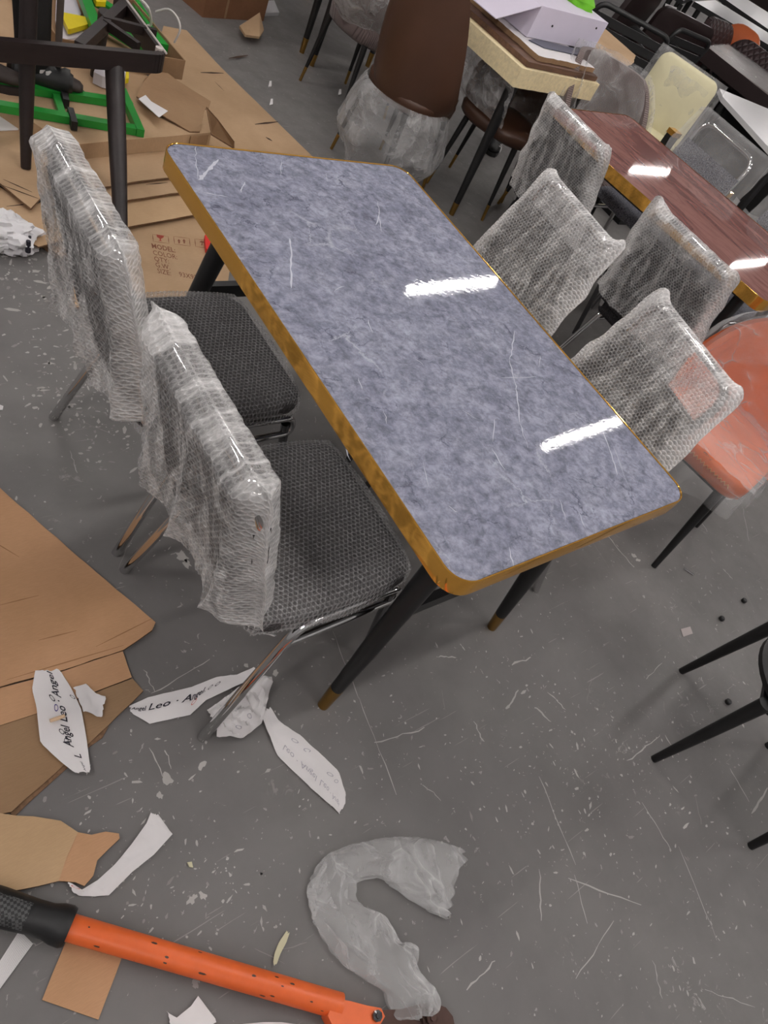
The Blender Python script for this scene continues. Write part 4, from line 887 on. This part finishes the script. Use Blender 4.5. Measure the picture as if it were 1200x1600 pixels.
# ------------------------------------------------------------------ person by the cartons (only shoes and shins reach the picture)
SKIN = simple('skin', (142, 98, 76), .5); TR = simple('black_trousers', (22, 21, 23), .85, bmp=.2, bs=60); SH = simple('grey_shirt', (120, 118, 116), .85); HAIR = simple('dark_hair', (20, 16, 14), .7)
def skinmesh(chains, name, m, parent, sub=2, loc=V()):
    """chains: list of [(point, radius)...]; the first point of a later chain may equal an earlier one (joined)"""
    vs, es, rs, idx = [], [], [], {}
    for ch in chains:
        prev = None
        for p, r in ch:
            key = tuple(round(c, 4) for c in p)
            if key not in idx: idx[key] = len(vs); vs.append(V(p)-loc); rs.append(r)
            i = idx[key]
            if prev is not None and prev != i: es.append((prev, i))
            prev = i
    me = bpy.data.meshes.new(name); me.from_pydata(vs, es, []); o = bpy.data.objects.new(name, me); C.objects.link(o)
    o.modifiers.new('skin', 'SKIN'); me.skin_vertices.new() if not me.skin_vertices else None
    for i, r in enumerate(rs):
        s = me.skin_vertices[0].data[i]; s.radius = (r, r) if not isinstance(r, tuple) else r; s.use_root = (i == 0)
    sb = o.modifiers.new('sub', 'SUBSURF'); sb.levels = sub; sb.render_levels = sub
    dg = bpy.context.evaluated_depsgraph_get(); dg.update(); m2 = bpy.data.meshes.new_from_object(o.evaluated_get(dg))
    o.modifiers.clear(); o.data = m2; m2.materials.clear(); m2.materials.append(m); m2.shade_smooth()
    if parent: o.parent = parent; OFF[o.name] = OFF.get(parent.name, V())
    return o
ak = at(52, 100, .20); ak2 = at(-46, 92, .20)
base = V(((ak.x+ak2.x)/2, (ak.y+ak2.y)/2, ZB)); t = thing('person', 'person in black trousers and dark shoes standing by the cartons, cut at the shins', 'person', base)
hip = base+V((-.10, .02, .84)); hl, hr = hip+V((.07, -.09, -.04)), hip+V((-.05, .09, -.04))
kn, kn2 = lerp(ak, hl, .5)+V((.03, -.01, .0)), lerp(ak2, hr, .5)+V((.03, 0, 0))
ch = hip+V((.02, 0, .28)); sh = hip+V((.03, 0, .50)); nk = sh+V((.02, 0, .08)); hd_ = nk+V((.03, 0, .13))
sl, sr = sh+V((0, -.19, -.02)), sh+V((0, .19, -.02)); el, er = sl+V((.02, -.05, -.29)), sr+V((.02, .05, -.29)); wl_, wr_ = el+V((.12, .02, -.22)), er+V((.12, -.02, -.22))
chains = [[(hip, .13), (hip+V((.0, 0, .12)), .125), (ch, .14), (sh, .10), (nk, .055), (hd_-V((0, 0, .03)), .075), (hd_+V((0, 0, .07)), .088), (hd_+V((0, 0, .13)), .06)],
          [(hip, .13), (hl, .09), (kn, .06), (lerp(kn, ak, .4), .058), (ak, .040)], [(hip, .13), (hr, .09), (kn2, .06), (lerp(kn2, ak2, .4), .058), (ak2, .040)],
          [(sh, .10), (sl, .06), (el, .042), (wl_, .028)], [(sh, .10), (sr, .06), (er, .042), (wr_, .028)]]
for w_, e_ in ((wl_, el), (wr_, er)):
    d_ = (w_-e_).normalized(); s_ = V((0, 1, 0)); pm = w_+d_*.06
    for k, ln in enumerate((.065, .078, .072, .055)):
        o_ = s_*(k-1.5)*.020; chains.append([(w_, .028), (pm+o_*.9, .012), (pm+o_+d_*ln*.5+V((0, 0, -.008)), .009), (pm+o_*1.05+d_*ln+V((-.012, 0, -.015)), .007)])
    chains.append([(w_, .028), (w_+d_*.03-s_*.035, .012), (w_+d_*.065-s_*.05, .009)])
skinmesh(chains, 'body', SKIN, t, 2, base)
def legs(a_, k_, h_): return [(hip, .138), (h_, .100), (k_, .073), (lerp(k_, a_, .5), .068), (a_+V((0, 0, -.05)), .062)]
skinmesh([legs(ak, kn, hl), legs(ak2, kn2, hr), [(hip, .138), (hip+V((0, 0, .10)), .135)]], 'trousers', TR, t, 2, base)
skinmesh([[(hip+V((0, 0, .06)), .138), (ch, .15), (sh, .115), (nk-V((0, 0, .03)), .07)], [(sh, .115), (sl, .072), (lerp(sl, el, .6), .058)], [(sh, .115), (sr, .072), (lerp(sr, er, .6), .058)]], 'shirt', SH, t, 2, base)
mb = MB()
for sy in (-1, 1):
    mb.lathe([(.004, -.012), (.013, 0), (.004, .012)], hd_+V((.083, sy*.032, .045)), 10)
mb.build('eyes', simple('eye_white', (230, 228, 224), .3), t)
MB().tube([hd_+V((.082, 0, .04)), hd_+V((.108, 0, .008)), hd_+V((.085, 0, .002))], [.008, .014, .010], 10).build('nose', SKIN, t)
MB().lathe([(.086, .035), (.094, .07), (.085, .12), (.05, .15), (.01, .157)], hd_+V((-.012, 0, 0)), 18).build('hair', HAIR, t)
# pale side panel on the trouser leg
a_, b_2 = ak+V((.090, -.01, -.02)), kn+V((.10, -.02, 0))
def sp(u, v): return lerp(a_, b_2, v) + V((.012*math.cos((u-.5)*2)-.012, (u-.5)*.075, 0))
MB().grid(sp, 6, 10).build('leg_panel', simple('stone_cloth', (150, 136, 128), .85, bmp=.2, bs=50), t)['label'] = 'pale panel down the shin'
def shoe(c, ang, m, sole, L=.27):
    R_ = Matrix.Rotation(ang, 3, 'Z'); rg = []
    for x, w, h_, z0 in ((-.09, .02, .03, .03), (-.085, .032, .07, .022), (-.05, .036, .10, .022), (-.01, .038, .10, .022), (.04, .041, .078, .022), (.09, .046, .056, .022), (.13, .045, .045, .022), (.165, .034, .036, .024), (.178, .015, .022, .028)):
        rg.append([c + R_ @ V((x, w*math.cos(q), z0 + h_*.5*(1+math.sin(q)))) for q in [2*PI*k/14 for k in range(14)]])
    up_ = MB().loops(rg)
    out = [(-.095, .02), (-.07, .038), (0, .040), (.06, .046), (.12, .049), (.165, .038), (.185, .012)]
    pts = [c+R_ @ V((x, w, .026)) for x, w in out]+[c+R_ @ V((x, -w, .026)) for x, w in out[::-1]]
    return up_, MB().slab(pts, .026)
u_, s_ = shoe(V((ak.x, ak.y, ZB))+V((.0, -.0, 0)), -.35, None, None); so = u_.build('shoe', simple('worn_brown_shoe', (52, 42, 38), .6, var=.15), t, smooth=60); s_.build('sole', simple('dark_sole', (42, 34, 32), .7), so, smooth=0)
u_, s_ = shoe(V((ak2.x, ak2.y, ZB)), -.2, None, None); so = u_.build('shoe', simple('worn_brown_shoe', (52, 42, 38), .6, var=.15), t, smooth=60); s_.build('sole', simple('dark_sole', (42, 34, 32), .7), so, smooth=0)

for (x, y), lb in (((421, 131), 'short bright screw on the floor right of the long flattened carton'), ((637, 80), 'small bright bit on the floor below the taupe tub chair'), ((423, 159), 'white crumb on the floor just right of the slit carton edge'), ((530, 144), 'pale crumb on the floor in front of the brass-tipped thin legs')):
    crumb('floor_crumb', lb, 'scrap', [(x-2, y+4), (x, y-5), (x+3, y-5), (x+3, y+3)], .006, PAPER, .005)
# ------------------------------------------------------------------ red marble table and everything behind
def dtable(name, label, c, ang, w, l, mtop, rimm, th=.045, h=.75, r=.05, leg=.9):
    t = thing(name, label, 'table', (c[0], c[1], 0), ang, None, local=True)
    MB().loops([rrect(w-.008, l-.008, r, 6, h-th), rrect(w-.008, l-.008, r, 6, h)]).build('tabletop', mtop, t, smooth=0)
    MB().loops([rrect(w-.006, l-.006, r, 6, h-th-.004), rrect(w, l, r, 6, h-th-.004), rrect(w, l, r, 6, h+.001), rrect(w-.005, l-.005, r, 6, h+.0015)], 0, False, False).build('rim', rimm, t, smooth=35)
    fr = MB(); x, y = w*.36, l*.42
    for s in (-1, 1): fr.beam((s*x, -y, h-th-.02), (s*x, y, h-th-.02), .03, .04); fr.beam((-x, s*y, h-th-.02), (x, s*y, h-th-.02), .03, .04)
    fr.build('frame', BLACK, t, smooth=0)
    for sx in (-1, 1):
        for sy in (-1, 1): taper_leg(t, (sx*x*.98, sy*y*.98, h-th-.03), (sx*w*.43, sy*l*.45, 0), .015, .026, .1)
    return t
dtable('dining_table', 'red-brown marble-look dining table with gold rim beyond the wrapped chairs', (2.10, .655), math.radians(6.8), .80, 1.32, RED, GOLD)
GB = simple('gold_black_post', (60, 48, 30), .15, .9)
def legs4(t, w, d, z, r0=.009, r1=.017, cap=.22, sp=1.25, m=BLACK):
    for sx in (-1, 1):
        for sy in (-1, 1): taper_leg(t, (sx*w, sy*d, z), (sx*w*sp, sy*d*sp, 0), r0, r1, cap, m)
def tub(label, x, y, deg, inner, outer, group=None, a=.255, b=.24, zs=.45, zb=.84, za=.62, fm=2.0, film=None, seat=None, sharp=2.2, z0=.40, seed=1.0, name='tub_chair', hang=.0, taper=.86, lean=.07, p0=.5):
    t = thing(name, label, 'chair', (x, y, 0), math.radians(deg), group, local=True); n = 34
    def pt(f, v, off):
        ph = -fm+2*fm*f; zt = lerp(zb, za, sstep(p0, fm, abs(ph))); z = lerp(z0, zt, v); k = lerp(taper, 1, min(1, v*2.2)**.6)
        return V((-(b-off)*k*math.cos(ph)-lean*(z-z0)/(.84-z0)*max(0, math.cos(ph)), (a-off)*k*math.sin(ph), z)), (ph*a, z)
    vs, uvs, fs = [], [], []; prof = [(0, v/8) for v in range(9)]+[(.030, 1-v/8) for v in range(9)]
    for i in range(n+1):
        for off, v in prof:
            p, q = pt(i/n, v, off); vs.append(p); uvs.append(q)
    m = len(prof); mb = MB()
    fo, fi = [], []
    for i in range(n):
        for k in range(m-1): (fo if k < 9 else fi).append((i*m+k, (i+1)*m+k, (i+1)*m+k+1, i*m+k+1))
    fo += [tuple(range(m)), tuple(n*m+k for k in range(m-1, -1, -1))]
    mb.add(vs, fo, 0, uvs); o = len(mb.f); mb.add(vs, fi, 1, uvs)
    mb.build('shell', [outer, inner], t, smooth=50)
    sm = seat or inner; mb = MB()
    rg = []
    for k, z in ((.80, z0-.005), (.88, z0+.01), (.9, zs-.01), (.86, zs+.008), (.5, zs+.014)):
        rg.append([V((b*k*math.copysign(abs(math.cos(q))**.75, math.cos(q))+.02, a*k*math.copysign(abs(math.sin(q))**.75, math.sin(q)), z)) for q in [2*PI*i/28 for i in range(28)]])
    mb.loops(rg, uvs=True); mb.build('seat', sm, t, smooth=60)
    legs4(t, .15, .15, z0+.005)
    if film:
        mb = MB()
        def ff(s):
            def fn(u, v):
                p, q = pt(u, min(1, v*1.02), -s*.03 if s > 0 else .06)
                w = nz((u*9, v*7, s), 1, seed)*.014+nz((u*22, v*16, s), 1, seed)*.008
                c = V((p.x, p.y, 0)).normalized() if p.length else V((1, 0, 0))
                return p + c*w*s + V((0, 0, .02*v + w*.5 - hang*(1-v)*(1 if s > 0 else 0)*(1+.5*nz((u*5, 1, 1), 1, seed))))
            return fn
        mb.grid(ff(1), 60, 26); mb.grid(ff(-1), 50, 20)
        mb.build('plastic_cover', film, t, smooth=70)['label'] = 'clear plastic cover'
    return t
RIBG = m_ribbed('ribbed_taupe', (70, 58, 56), (112, 98, 96), 150); RIBB = m_ribbed('ribbed_brown', (74, 60, 56), (120, 104, 100), 150)
tub('brown leather tub chair with bare back and a plastic bag hanging from its seat', 1.50, 1.93, 8, BROWN, BROWN, 'brown and taupe tub chairs', zb=1.0, za=.50, fm=2.1, a=.235, b=.24, z0=.385, taper=.80, lean=.02, p0=.75)
sk = bpy.data.objects['tub_chair']
def skirt(u, v):
    a = 2*PI*u; k = lerp(.22, .31, v**.6)*(1-.25*max(0, v-.7)/.3)+.022*nz((math.cos(a)*3, math.sin(a)*3, v*3), 1, 4)*v+.013*math.sin(9*a+4*v)*v
    return V((k*math.cos(a)-.01, k*math.sin(a), .42-.34*v+.06*nz((math.cos(a)*2, math.sin(a)*2, 0), 1, 6)*v))
MB().grid(skirt, 110, 30).build('plastic_bag', m_film('bag_film', .12, .34, scale=6), sk, smooth=70)['label'] = 'clear plastic bag around the seat and legs'
tub('taupe ribbed tub chair in plastic behind the brown leather one', 1.70, 2.64, 10, RIBG, RIBG, 'brown and taupe tub chairs', film=FILM, zb=.86, za=.64, fm=2.1, taper=.5, z0=.37, seed=3, p0=.7)
tub('brown leather tub chair tucked under the foam edged table by its brass tipped leg', 2.06, 1.78, -150, BROWN, BROWN, 'brown and taupe tub chairs', zb=.68, za=.56, fm=2.1, taper=.55, seed=2, film=FILMC)
tub('ribbed brown tub chair in loose plastic at the head of the red table', 2.37, 1.45, -114, RIBB, RIBB, 'brown and taupe tub chairs', film=m_film('hanging_film', .06, .34, scale=5), a=.26, b=.25, zb=.87, za=.62, fm=2.1, taper=.6, seed=7, hang=.04, p0=.9)
# raw-edged table carrying boxes
A0 = at(816, 107, .775); dl = at(715, 16, .775)-A0; dl.z = 0; dl.normalize(); dr = V((-dl.y, dl.x, 0)); dr = dr if dr.x > 0 else -dr
t = thing('work_table', 'table with pale foam packed edges carrying boards and white boxes', 'table', (A0.x, A0.y, 0)); Lw, Ww = 1.5, .66
def qd(a, b, c, d, z): return [A0+dl*a+dr*c+V((0, 0, z-.775)), A0+dl*b+dr*c+V((0, 0, z-.775)), A0+dl*b+dr*d+V((0, 0, z-.775)), A0+dl*a+dr*d+V((0, 0, z-.775))]
FOAM = simple('foam_edge', (232, 214, 172), .85, var=.10, vs=60, bmp=.5, bs=110)
MB().slab(jag(qd(0, Lw, 0, Ww, .775), .002, .03, 4), .085).build('tabletop', FOAM, t, smooth=0)
for a, b in ((.05, .06), (Lw-.06, .06), (.05, Ww-.06), (Lw-.06, Ww-.06)):
    p = A0+dl*a+dr*b; p.z = .69; q = p.copy(); q.z = 0; q += (dl*(-.03 if a < .5 else .03)); taper_leg(t, p, q, .0165, .03, .1)
def wrapf(u, v): p = A0 + dl*(Lw*u) + dr*.02*1 ; return p + V((0, 0, -.085-.20*v)) + dr*(.02*nz((u*9, v*4, 1), 1, 3)+.05*v)
MB().grid(wrapf, 50, 12).build('film_apron', FILM, t, smooth=70)['label'] = 'clear film hanging under the table edge'
DW2 = m_wood('worn_brown_board', (72, 50, 38), (112, 80, 62), .6)
p = qd(.02, 1.45, .05, .64, .80); tag(MB().slab(p, .023).build('wooden_board', DW2, None, loc=p[0]-V((0, 0, .023)), smooth=0), 'brown wooden board lying directly on the foam edged table', 'board')
p = jag(qd(.05, 1.40, .135, .62, .824), .006, .03, 6); tag(MB().slab(p, .022, 0, 1).build('torn_carton', [PAPER, CARDD], None, loc=p[0]-V((0, 0, .022)), smooth=0), 'white faced torn carton sheet on top of the brown board', 'carton')
f0, f1 = at(822, 58, .826), at(926, 79, .826); fx = (f1-f0); fy = V((-fx.y, fx.x, 0)).normalized(); fy = fy if fy.y > 0 else -fy
BX = simple('lilac_white_card', (216, 208, 224), .6, var=.02)
t = thing('white_box', 'white card box with open flap on the foam edged table', 'box', f0)
MB().slab([p+V((0, 0, .14)) for p in (f0, f1, f1+fy*.42, f0+fy*.42)], .138).build('body', BX, t, smooth=0)
MB().slab([f0+V((0, 0, .14)), f0-fx*.32+fy*.06+V((0, 0, .03)), f0-fx*.32+fy*.30+V((0, 0, .03)), f0+fy*.28+V((0, 0, .14))], .004).build('flap', BX, t, smooth=0)
for k, (a, b) in enumerate(((.25, .5), (.86, .75))): MB().lathe([(.005, -.003), (.005, .003)], f0+fx*a-fy*.001+V((0, 0, .14*b)), 8, axis=Matrix.Rotation(PI/2, 3, 'X')).build('rivet', BLACKP, t, smooth=0)
p = [at(x, y, .829) for x, y in [(826, 62), (836, 60), (935, 84), (930, 92), (850, 74)]]; tag(MB().slab(p, .003).build('brochure', simple('dark_brochure', (70, 74, 88), .3), None, loc=ctr(p), smooth=0), 'dark glossy brochure half under the white box', 'brochure')
p = [at(x, y, .829) for x, y in [(918, 76), (945, 84), (946, 96), (925, 92)]]; tag(MB().slab(p, .003).build('brochure', simple('blue_brochure', (150, 170, 206), .3), None, loc=ctr(p), smooth=0), 'blue white brochure corner below the white box', 'brochure')
p = [at(x, y, .83) for x, y in [(940, 40), (993, 86), (990, 98), (976, 106), (925, 76)]]; tag(MB().slab(jag(p, .003), .006, 0, 1).build('cardboard_piece', [CARD, CARDE], None, loc=ctr(p), smooth=0), 'tan cardboard strip between the white box and the ribbed chair', 'cardboard')
c = at(833, 56, .83); tag(MB().tube([c, c+V((.01, 0, .05)), c+V((.03, .01, .055)), c+V((.03, .01, .0))], .006, 8).build('wire_clip', BLACKP, None, loc=c), 'black bent wire clip standing before the white box', 'clip')
def cl(u, v):
    p = at(900, 4, .965); a = 2*PI*u; b = PI*.5*v; r = 1+.4*nz((math.cos(a), math.sin(a), v*2), 2, 5); return p+V((.10*r*math.cos(a)*math.cos(b), .10*r*math.sin(a)*math.cos(b), .07*math.sin(b)))
p = at(900, 4, .965); tag(MB().grid(cl, 30, 10).build('green_cloth', simple('lime_cloth', (110, 190, 40), .8), None, loc=p), 'lime green cloth behind the white box', 'cloth')
# shoe with stripes under the table
c = at(768, 236, 0); u_, s_ = shoe(c+V((.06, .06, 0)), math.radians(222), None, None)
t = thing('striped_shoe', 'black shoe with white stripes under the foam edged table', 'shoe', c); so = u_.build('upper', BLACKP, t, smooth=60); s_.build('sole', BLACK, t, smooth=0)
R_ = Matrix.Rotation(math.radians(222), 3, 'Z')
for k in range(3):
    x = .07+.025*k; MB().tube([c+V((.06, .06, 0))+R_ @ V((x, w, h)) for w, h in ((-.052, .03), (-.045, .062), (0, .078-.012*k), (.045, .062), (.052, .03))], .005, 6).build('stripe', PAPER, t)
MB().tube([c+V((.06, .06, .09))+R_ @ V((-.04, 0, 0)), c+V((.06, .06, .20))+R_ @ V((-.05, 0, 0))], [.042, .048], 14).build('sock', BLACKP, t)
# slim and thick legs, box and scraps at the top of the picture
t = thing('dining_table', 'table with thick black brass-tipped legs cut by the top edge of the picture', 'table', (1.95, 3.55, 0))
MB().loops([[V((1.95, 3.62, 0))+p for p in rrect(.75, .95, .04, 5, z)] for z in (.71, .75)]).build('tabletop', WHITE, t, smooth=0)
for q in ((1.70, 3.16), (1.78, 4.05), (2.22, 3.16), (2.25, 4.05)):
    taper_leg(t, (q[0]+.03, q[1]+.02, .71), (q[0], q[1], 0), .017, .03, .12)
def upbox(name, label, px, z, h, m, cat='box', extra=None):
    p = [at(x, y, z) for x, y in px]; a, b = p; e = b-a; n = V((-e.y, e.x, 0)).normalized(); n = n if n.y > 0 else -n
    t = thing(name, label, cat, a); q = [a, b, b+n*.4, a+n*.4]
    MB().slab([v+V((0, 0, h)) for v in q], h).build('body', m, t, smooth=0)
    MB().beam(lerp(a, b, .33)-n*.001+V((0, 0, h*.5)), lerp(a, b, .36)-n*.001+V((0, 0, h*.5)), .002, h*.98).build('seam_tape', CARDD, t, smooth=0)
    MB().slab([a+V((0, 0, h+.004)), b+V((0, 0, h+.004)), b+n*.2+V((0, 0, h+.03)), a+n*.2+V((0, 0, h+.03))], .004).build('flap', CARD, t, smooth=0)
    return t
upbox('storage_carton', 'brown carton standing on the floor at the top of the picture', [(316, 27), (411, 33)], 0, .42, m_cardboard('dark_brown_carton', (118, 82, 58), (140, 100, 74)), 'carton')
p = [at(x, y, .05) for x, y in [(374, 40), (402, 33), (412, 46), (405, 57), (383, 54)]]; tag(MB().slab([p[0], p[1]+V((0, 0, .05)), p[2], p[3], p[4]], .012).build('cardboard_piece', [CARD], None, loc=ctr(p)-V((0, 0, .05)), smooth=0), 'folded cardboard scrap in front of the brown carton', 'cardboard')
p = [at(x, y, .02) for x, y in [(412, 2), (428, 0), (436, 19), (413, 20)]]; tag(MB().slab(p, .02).build('foam_piece', simple('grey_foam', (188, 186, 188), .8), None, loc=ctr(p), smooth=0), 'pale foam block right of the brown carton', 'foam')
# padded chairs: back edge given by its two top corners
def pchair(label, pl, pr, zt, m, faces=-1, group=None, mo=None, w=None, hb=.42, rad=.10, film=None, legm=BLACK, th=.05):
    a, b = at(pl[0], pl[1], zt), at(pr[0], pr[1], zt); c = (a+b)/2; e = (b-a); L = w or e.length; e.normalize()
    n = V((-e.y, e.x, 0)); n = n if n.dot(V((CAM.x-c.x, CAM.y-c.y, 0)))*(-faces) > 0 else -n   # front of the seat; faces=-1 looks at the camera
    ang = math.atan2(n.y, n.x); c0 = c+n*.25
    t = thing('padded_chair', label, 'chair', (c0.x, c0.y, 0), ang, group, local=True)
    def bk(off):
        o = rrect(L, hb, rad, 6); out = []
        for p in o: out.append(V((-.25+.05-.10*(p.y+hb/2)/hb+off+.02*(2*p.x/L)**2, p.x, zt-hb/2+p.y)))
        return out
    mb = MB(); vs = []
    def shr(r, k): cc_ = ctr(r); return [cc_+(p-cc_)*k for p in r]
    rings = [shr(bk(-th/2), .9), bk(-th/2+.012), bk(th/2-.012), shr(bk(th/2), .92), shr(bk(th/2+.006), .5)]
    uvs = [(p.y, p.z) for r in rings for p in r]; nn = len(rings[0]); fs = []
    for i in range(len(rings)-1):
        for k in range(nn): fs.append((i*nn+k, i*nn+(k+1) % nn, (i+1)*nn+(k+1) % nn, (i+1)*nn+k))
    fs += [tuple(range(nn-1, -1, -1)), tuple((len(rings)-1)*nn+k for k in range(nn))]
    mb.add([p for r in rings for p in r], fs, 0, uvs); mb.build('backrest', mo or m, t, smooth=50)
    mb = MB(); mb.loops([rrect(.44*k, min(.46, L)*k, .06, 5, z, (.02, 0)) for k, z in ((.94, .40), (1, .42), (1, .455), (.93, .475))], uvs=True); mb.build('seat', m, t, smooth=50)
    legs4(t, .17, .17, .405, cap=0, m=legm)
    if film:
        g = MB()
        for s in (-1, 1):
            g.grid(lambda u, v, s=s: V((-.25+.05-.10*v+s*(.045*min(1, 6*min(u, 1-u, 1-v)+.1))+.012*nz((u*6, v*6, s), 1, 3), (u-.5)*(L+.08)+.02*(1-v)*(2*u-1), zt-hb*1.15*(1-v)+.015+.02*nz((u*3, v, 1), 1, 2)*(1-v))), 30, 26)
        g.build('plastic_cover', film, t, smooth=70)['label'] = 'clear plastic cover'
    return t
pchair('cream padded chair under thin plastic between the slatted chairs and the red table', (1046, 80), (1119, 131), .86, CREAM, -1, film=FILMC, hb=.44, rad=.06, w=.44)
QU = m_quilt('quilted_brown', (34, 24, 25), (66, 50, 51))
pchair('quilted dark brown chair at the far side of the film covered table, left one', (1106, 24), (1160, 46), .86, DBROWN, -1, 'quilted chairs', QU, w=.60, hb=.50, rad=.16, th=.07)
pchair('quilted dark brown chair at the far side of the film covered table, right one', (1172, 62), (1212, 92), .86, DBROWN, -1, 'quilted chairs', QU, w=.60, hb=.50, rad=.16, th=.07)
pchair('dark leather chair at the top edge behind the slatted armchair', (985, -22), (1038, -8), .84, DBROWN, 1, 'dark leather chairs', w=.62, hb=.5, rad=.09, th=.07)
pchair('dark leather chair with a paper tag hanging beside it', (1046, 8), (1108, 40), .83, DBROWN, 1, 'dark leather chairs', w=.68, hb=.5, rad=.09, th=.07)
pchair('bright orange chair far behind the quilted chairs', (1152, 30), (1190, 58), .90, OR, -1, None, w=.46, hb=.45, rad=.18)
p = [at(x, y, .70) for x, y in [(1040, 5), (1058, 12), (1044, 32), (1036, 24)]]; tag(MB().slab(p, .004).build('paper_tag', PAPER, None, loc=ctr(p), smooth=0), 'white paper tag between the two dark leather chairs', 'tag')
def slatchair(label, pl, pr, zt, w, nsl, group):
    a, b = at(pl[0], pl[1], zt), at(pr[0], pr[1], zt); c = (a+b)/2; e = (b-a).normalized(); n = V((-e.y, e.x, 0)); n = n if n.dot(V((CAM.x-c.x, CAM.y-c.y, 0))) < 0 else -n
    c0 = c+n*.22; t = thing('slatted_chair', label, 'chair', (c0.x, c0.y, 0), math.atan2(n.y, n.x), group, local=True)
    fr = MB(); fr.tube(fillet([(-.16, -w/2, .42), (-.24, -w/2, zt), (-.24, w/2, zt), (-.16, w/2, .42)], .08, 6), .018, 10)
    for s in (-1, 1): fr.tube(fillet([(-.20, s*w/2, .66), (.2, s*(w/2+.01), .66), (.24, s*(w/2+.01), .02)], .08, 6), .016, 8)
    fr.build('frame', BLACKP, t, smooth=50)
    for k in range(nsl):
        z = .50+(zt-.58)*k/(nsl-1); MB().box((-.175-.065*(z-.42)/(zt-.42), 0, z), (.014, w-.03, .05)).build('slat', BLACKP, t, smooth=0)
    for k in range(5): MB().box((-.14+.085*k, 0, .43), (.065, w-.02, .014)).build('slat', BLACKP, t, smooth=0)
    for sx in (-1, 1):
        for sy in (-1, 1): taper_leg(t, (sx*.17, sy*(w/2-.02), .425), (sx*.22, sy*(w/2), 0), .014, .018)
slatchair('black slatted armchair directly behind the white box', (945, 4), (1040, 56), .84, .62, 5, 'black slatted chairs')
slatchair('black slatted chair in front of the film covered brown table', (1060, 43), (1108, 64), .84, .46, 5, 'black slatted chairs')
# brown table under film, white tables
def ptable(label, px, z, th, m, side=None, h=.75, leg=True, name='table', cat='table', film=None):
    p = [at(x, y, z) for x, y in px]; c = ctr(p); t = thing(name, label, cat, (c.x, c.y, 0))
    MB().slab(p, th, 0, 1).build('tabletop', [m, side or m], t, smooth=0)
    for q in p:
        k = lerp(q, c, .15); taper_leg(t, (k.x, k.y, z-th), (k.x, k.y, 0), .02, .03)
    if film:
        g = MB(); g.grid(lambda u, v: lerp(lerp(p[0], p[1], u), lerp(p[3], p[2], u), v)+V((0, 0, .006+.012*abs(nz((u*5, v*5, 0), 1, 2)))), 30, 20); g.build('plastic_cover', film, t, smooth=70)['label'] = 'clear film over the top'
    return t
ptable('long dark brown table covered with film in front of the quilted chairs', [(1104, 72), (1138, 70), (1250, 150), (1260, 196)], .75, .11, simple('taupe_top', (120, 104, 100), .35), DBROWN, film=FILMC)
t = ptable('white topped table with black side between the red table and the brown one', [(1124, 138), (1215, 176), (1230, 262), (1130, 152)], .75, .03, WHITE)
a, b = at(1128, 148, .72), at(1232, 262, .72); n = V((.04, -.03, 0)); MB().slab([a-n*0+V((.02, 0, 0)), b+V((.02, 0, 0)), b+V((.3, -.1, 0)), a+V((.3, -.1, 0))], .34).build('side_panel', BLACK, t, smooth=0)
ptable('white table far behind the quilted chairs, nearer of two', [(1085, 2), (1118, 0), (1215, 60), (1215, 78)], .75, .05, WHITE, BLACK)
ptable('white table far behind the quilted chairs, farther of two', [(1126, -6), (1160, -6), (1230, 38), (1230, 66)], .75, .05, WHITE, BLACK)
ptable('white table at the top edge above the slatted chairs', [(1050, -12), (1072, -16), (1086, -6), (1068, 1)], .75, .04, WHITE, BLACK)
pchair('dark chair at the far upper right corner', (1178, -14), (1216, 8), .85, DBROWN, 1, 'dark chairs far off', w=.9, hb=.5)
# gilt posts of the table between the cream chair and the bare chrome hoop
for i, (x, y, lb) in enumerate(((1056, 204, 'gold cornered black post end before the cream chair'), (1136, 296, 'gold cornered black post end beside the bare chrome hoop'))):
    c = at(x, y, .60); t = thing('gilt_stool', lb, 'stool', (c.x, c.y, 0))
    MB().box((c.x, c.y, .585), (.07, .07, .03)).build('gold_cap', GOLD, t, smooth=0); MB().box((c.x, c.y, .30), (.06, .06, .54)).build('post', BLACK, t, smooth=0); MB().box((c.x, c.y, .015), (.24, .24, .03)).build('base', BLACK, t, smooth=0)
# ------------------------------------------------------------------ light, camera
W = bpy.data.worlds.new('hall_air'); SC.world = W; W.use_nodes = True
W.node_tree.nodes['Background'].inputs[0].default_value = (.9, .95, 1, 1); W.node_tree.nodes['Background'].inputs[1].default_value = .1
cd = bpy.data.cameras.new('camera'); co = bpy.data.objects.new('camera', cd); C.objects.link(co); SC.camera = co
cd.sensor_fit = 'VERTICAL'; cd.sensor_height = 36.0; cd.sensor_width = 27.0; cd.lens = FPX/1600*36.0; cd.clip_start = .05; cd.clip_end = 100
M = Matrix((RX, -RY, -RZ)).transposed().to_4x4(); M.translation = CAM; co.matrix_world = M
SC.view_settings.view_transform = 'Standard'; SC.view_settings.look = 'None'; SC.view_settings.gamma = 1; SC.view_settings.use_curve_mapping = False
SC.view_settings.exposure = 0.12
SC.cycles.transparent_max_bounces = 24; SC.cycles.max_bounces = 8; SC.cycles.sample_clamp_indirect = 4
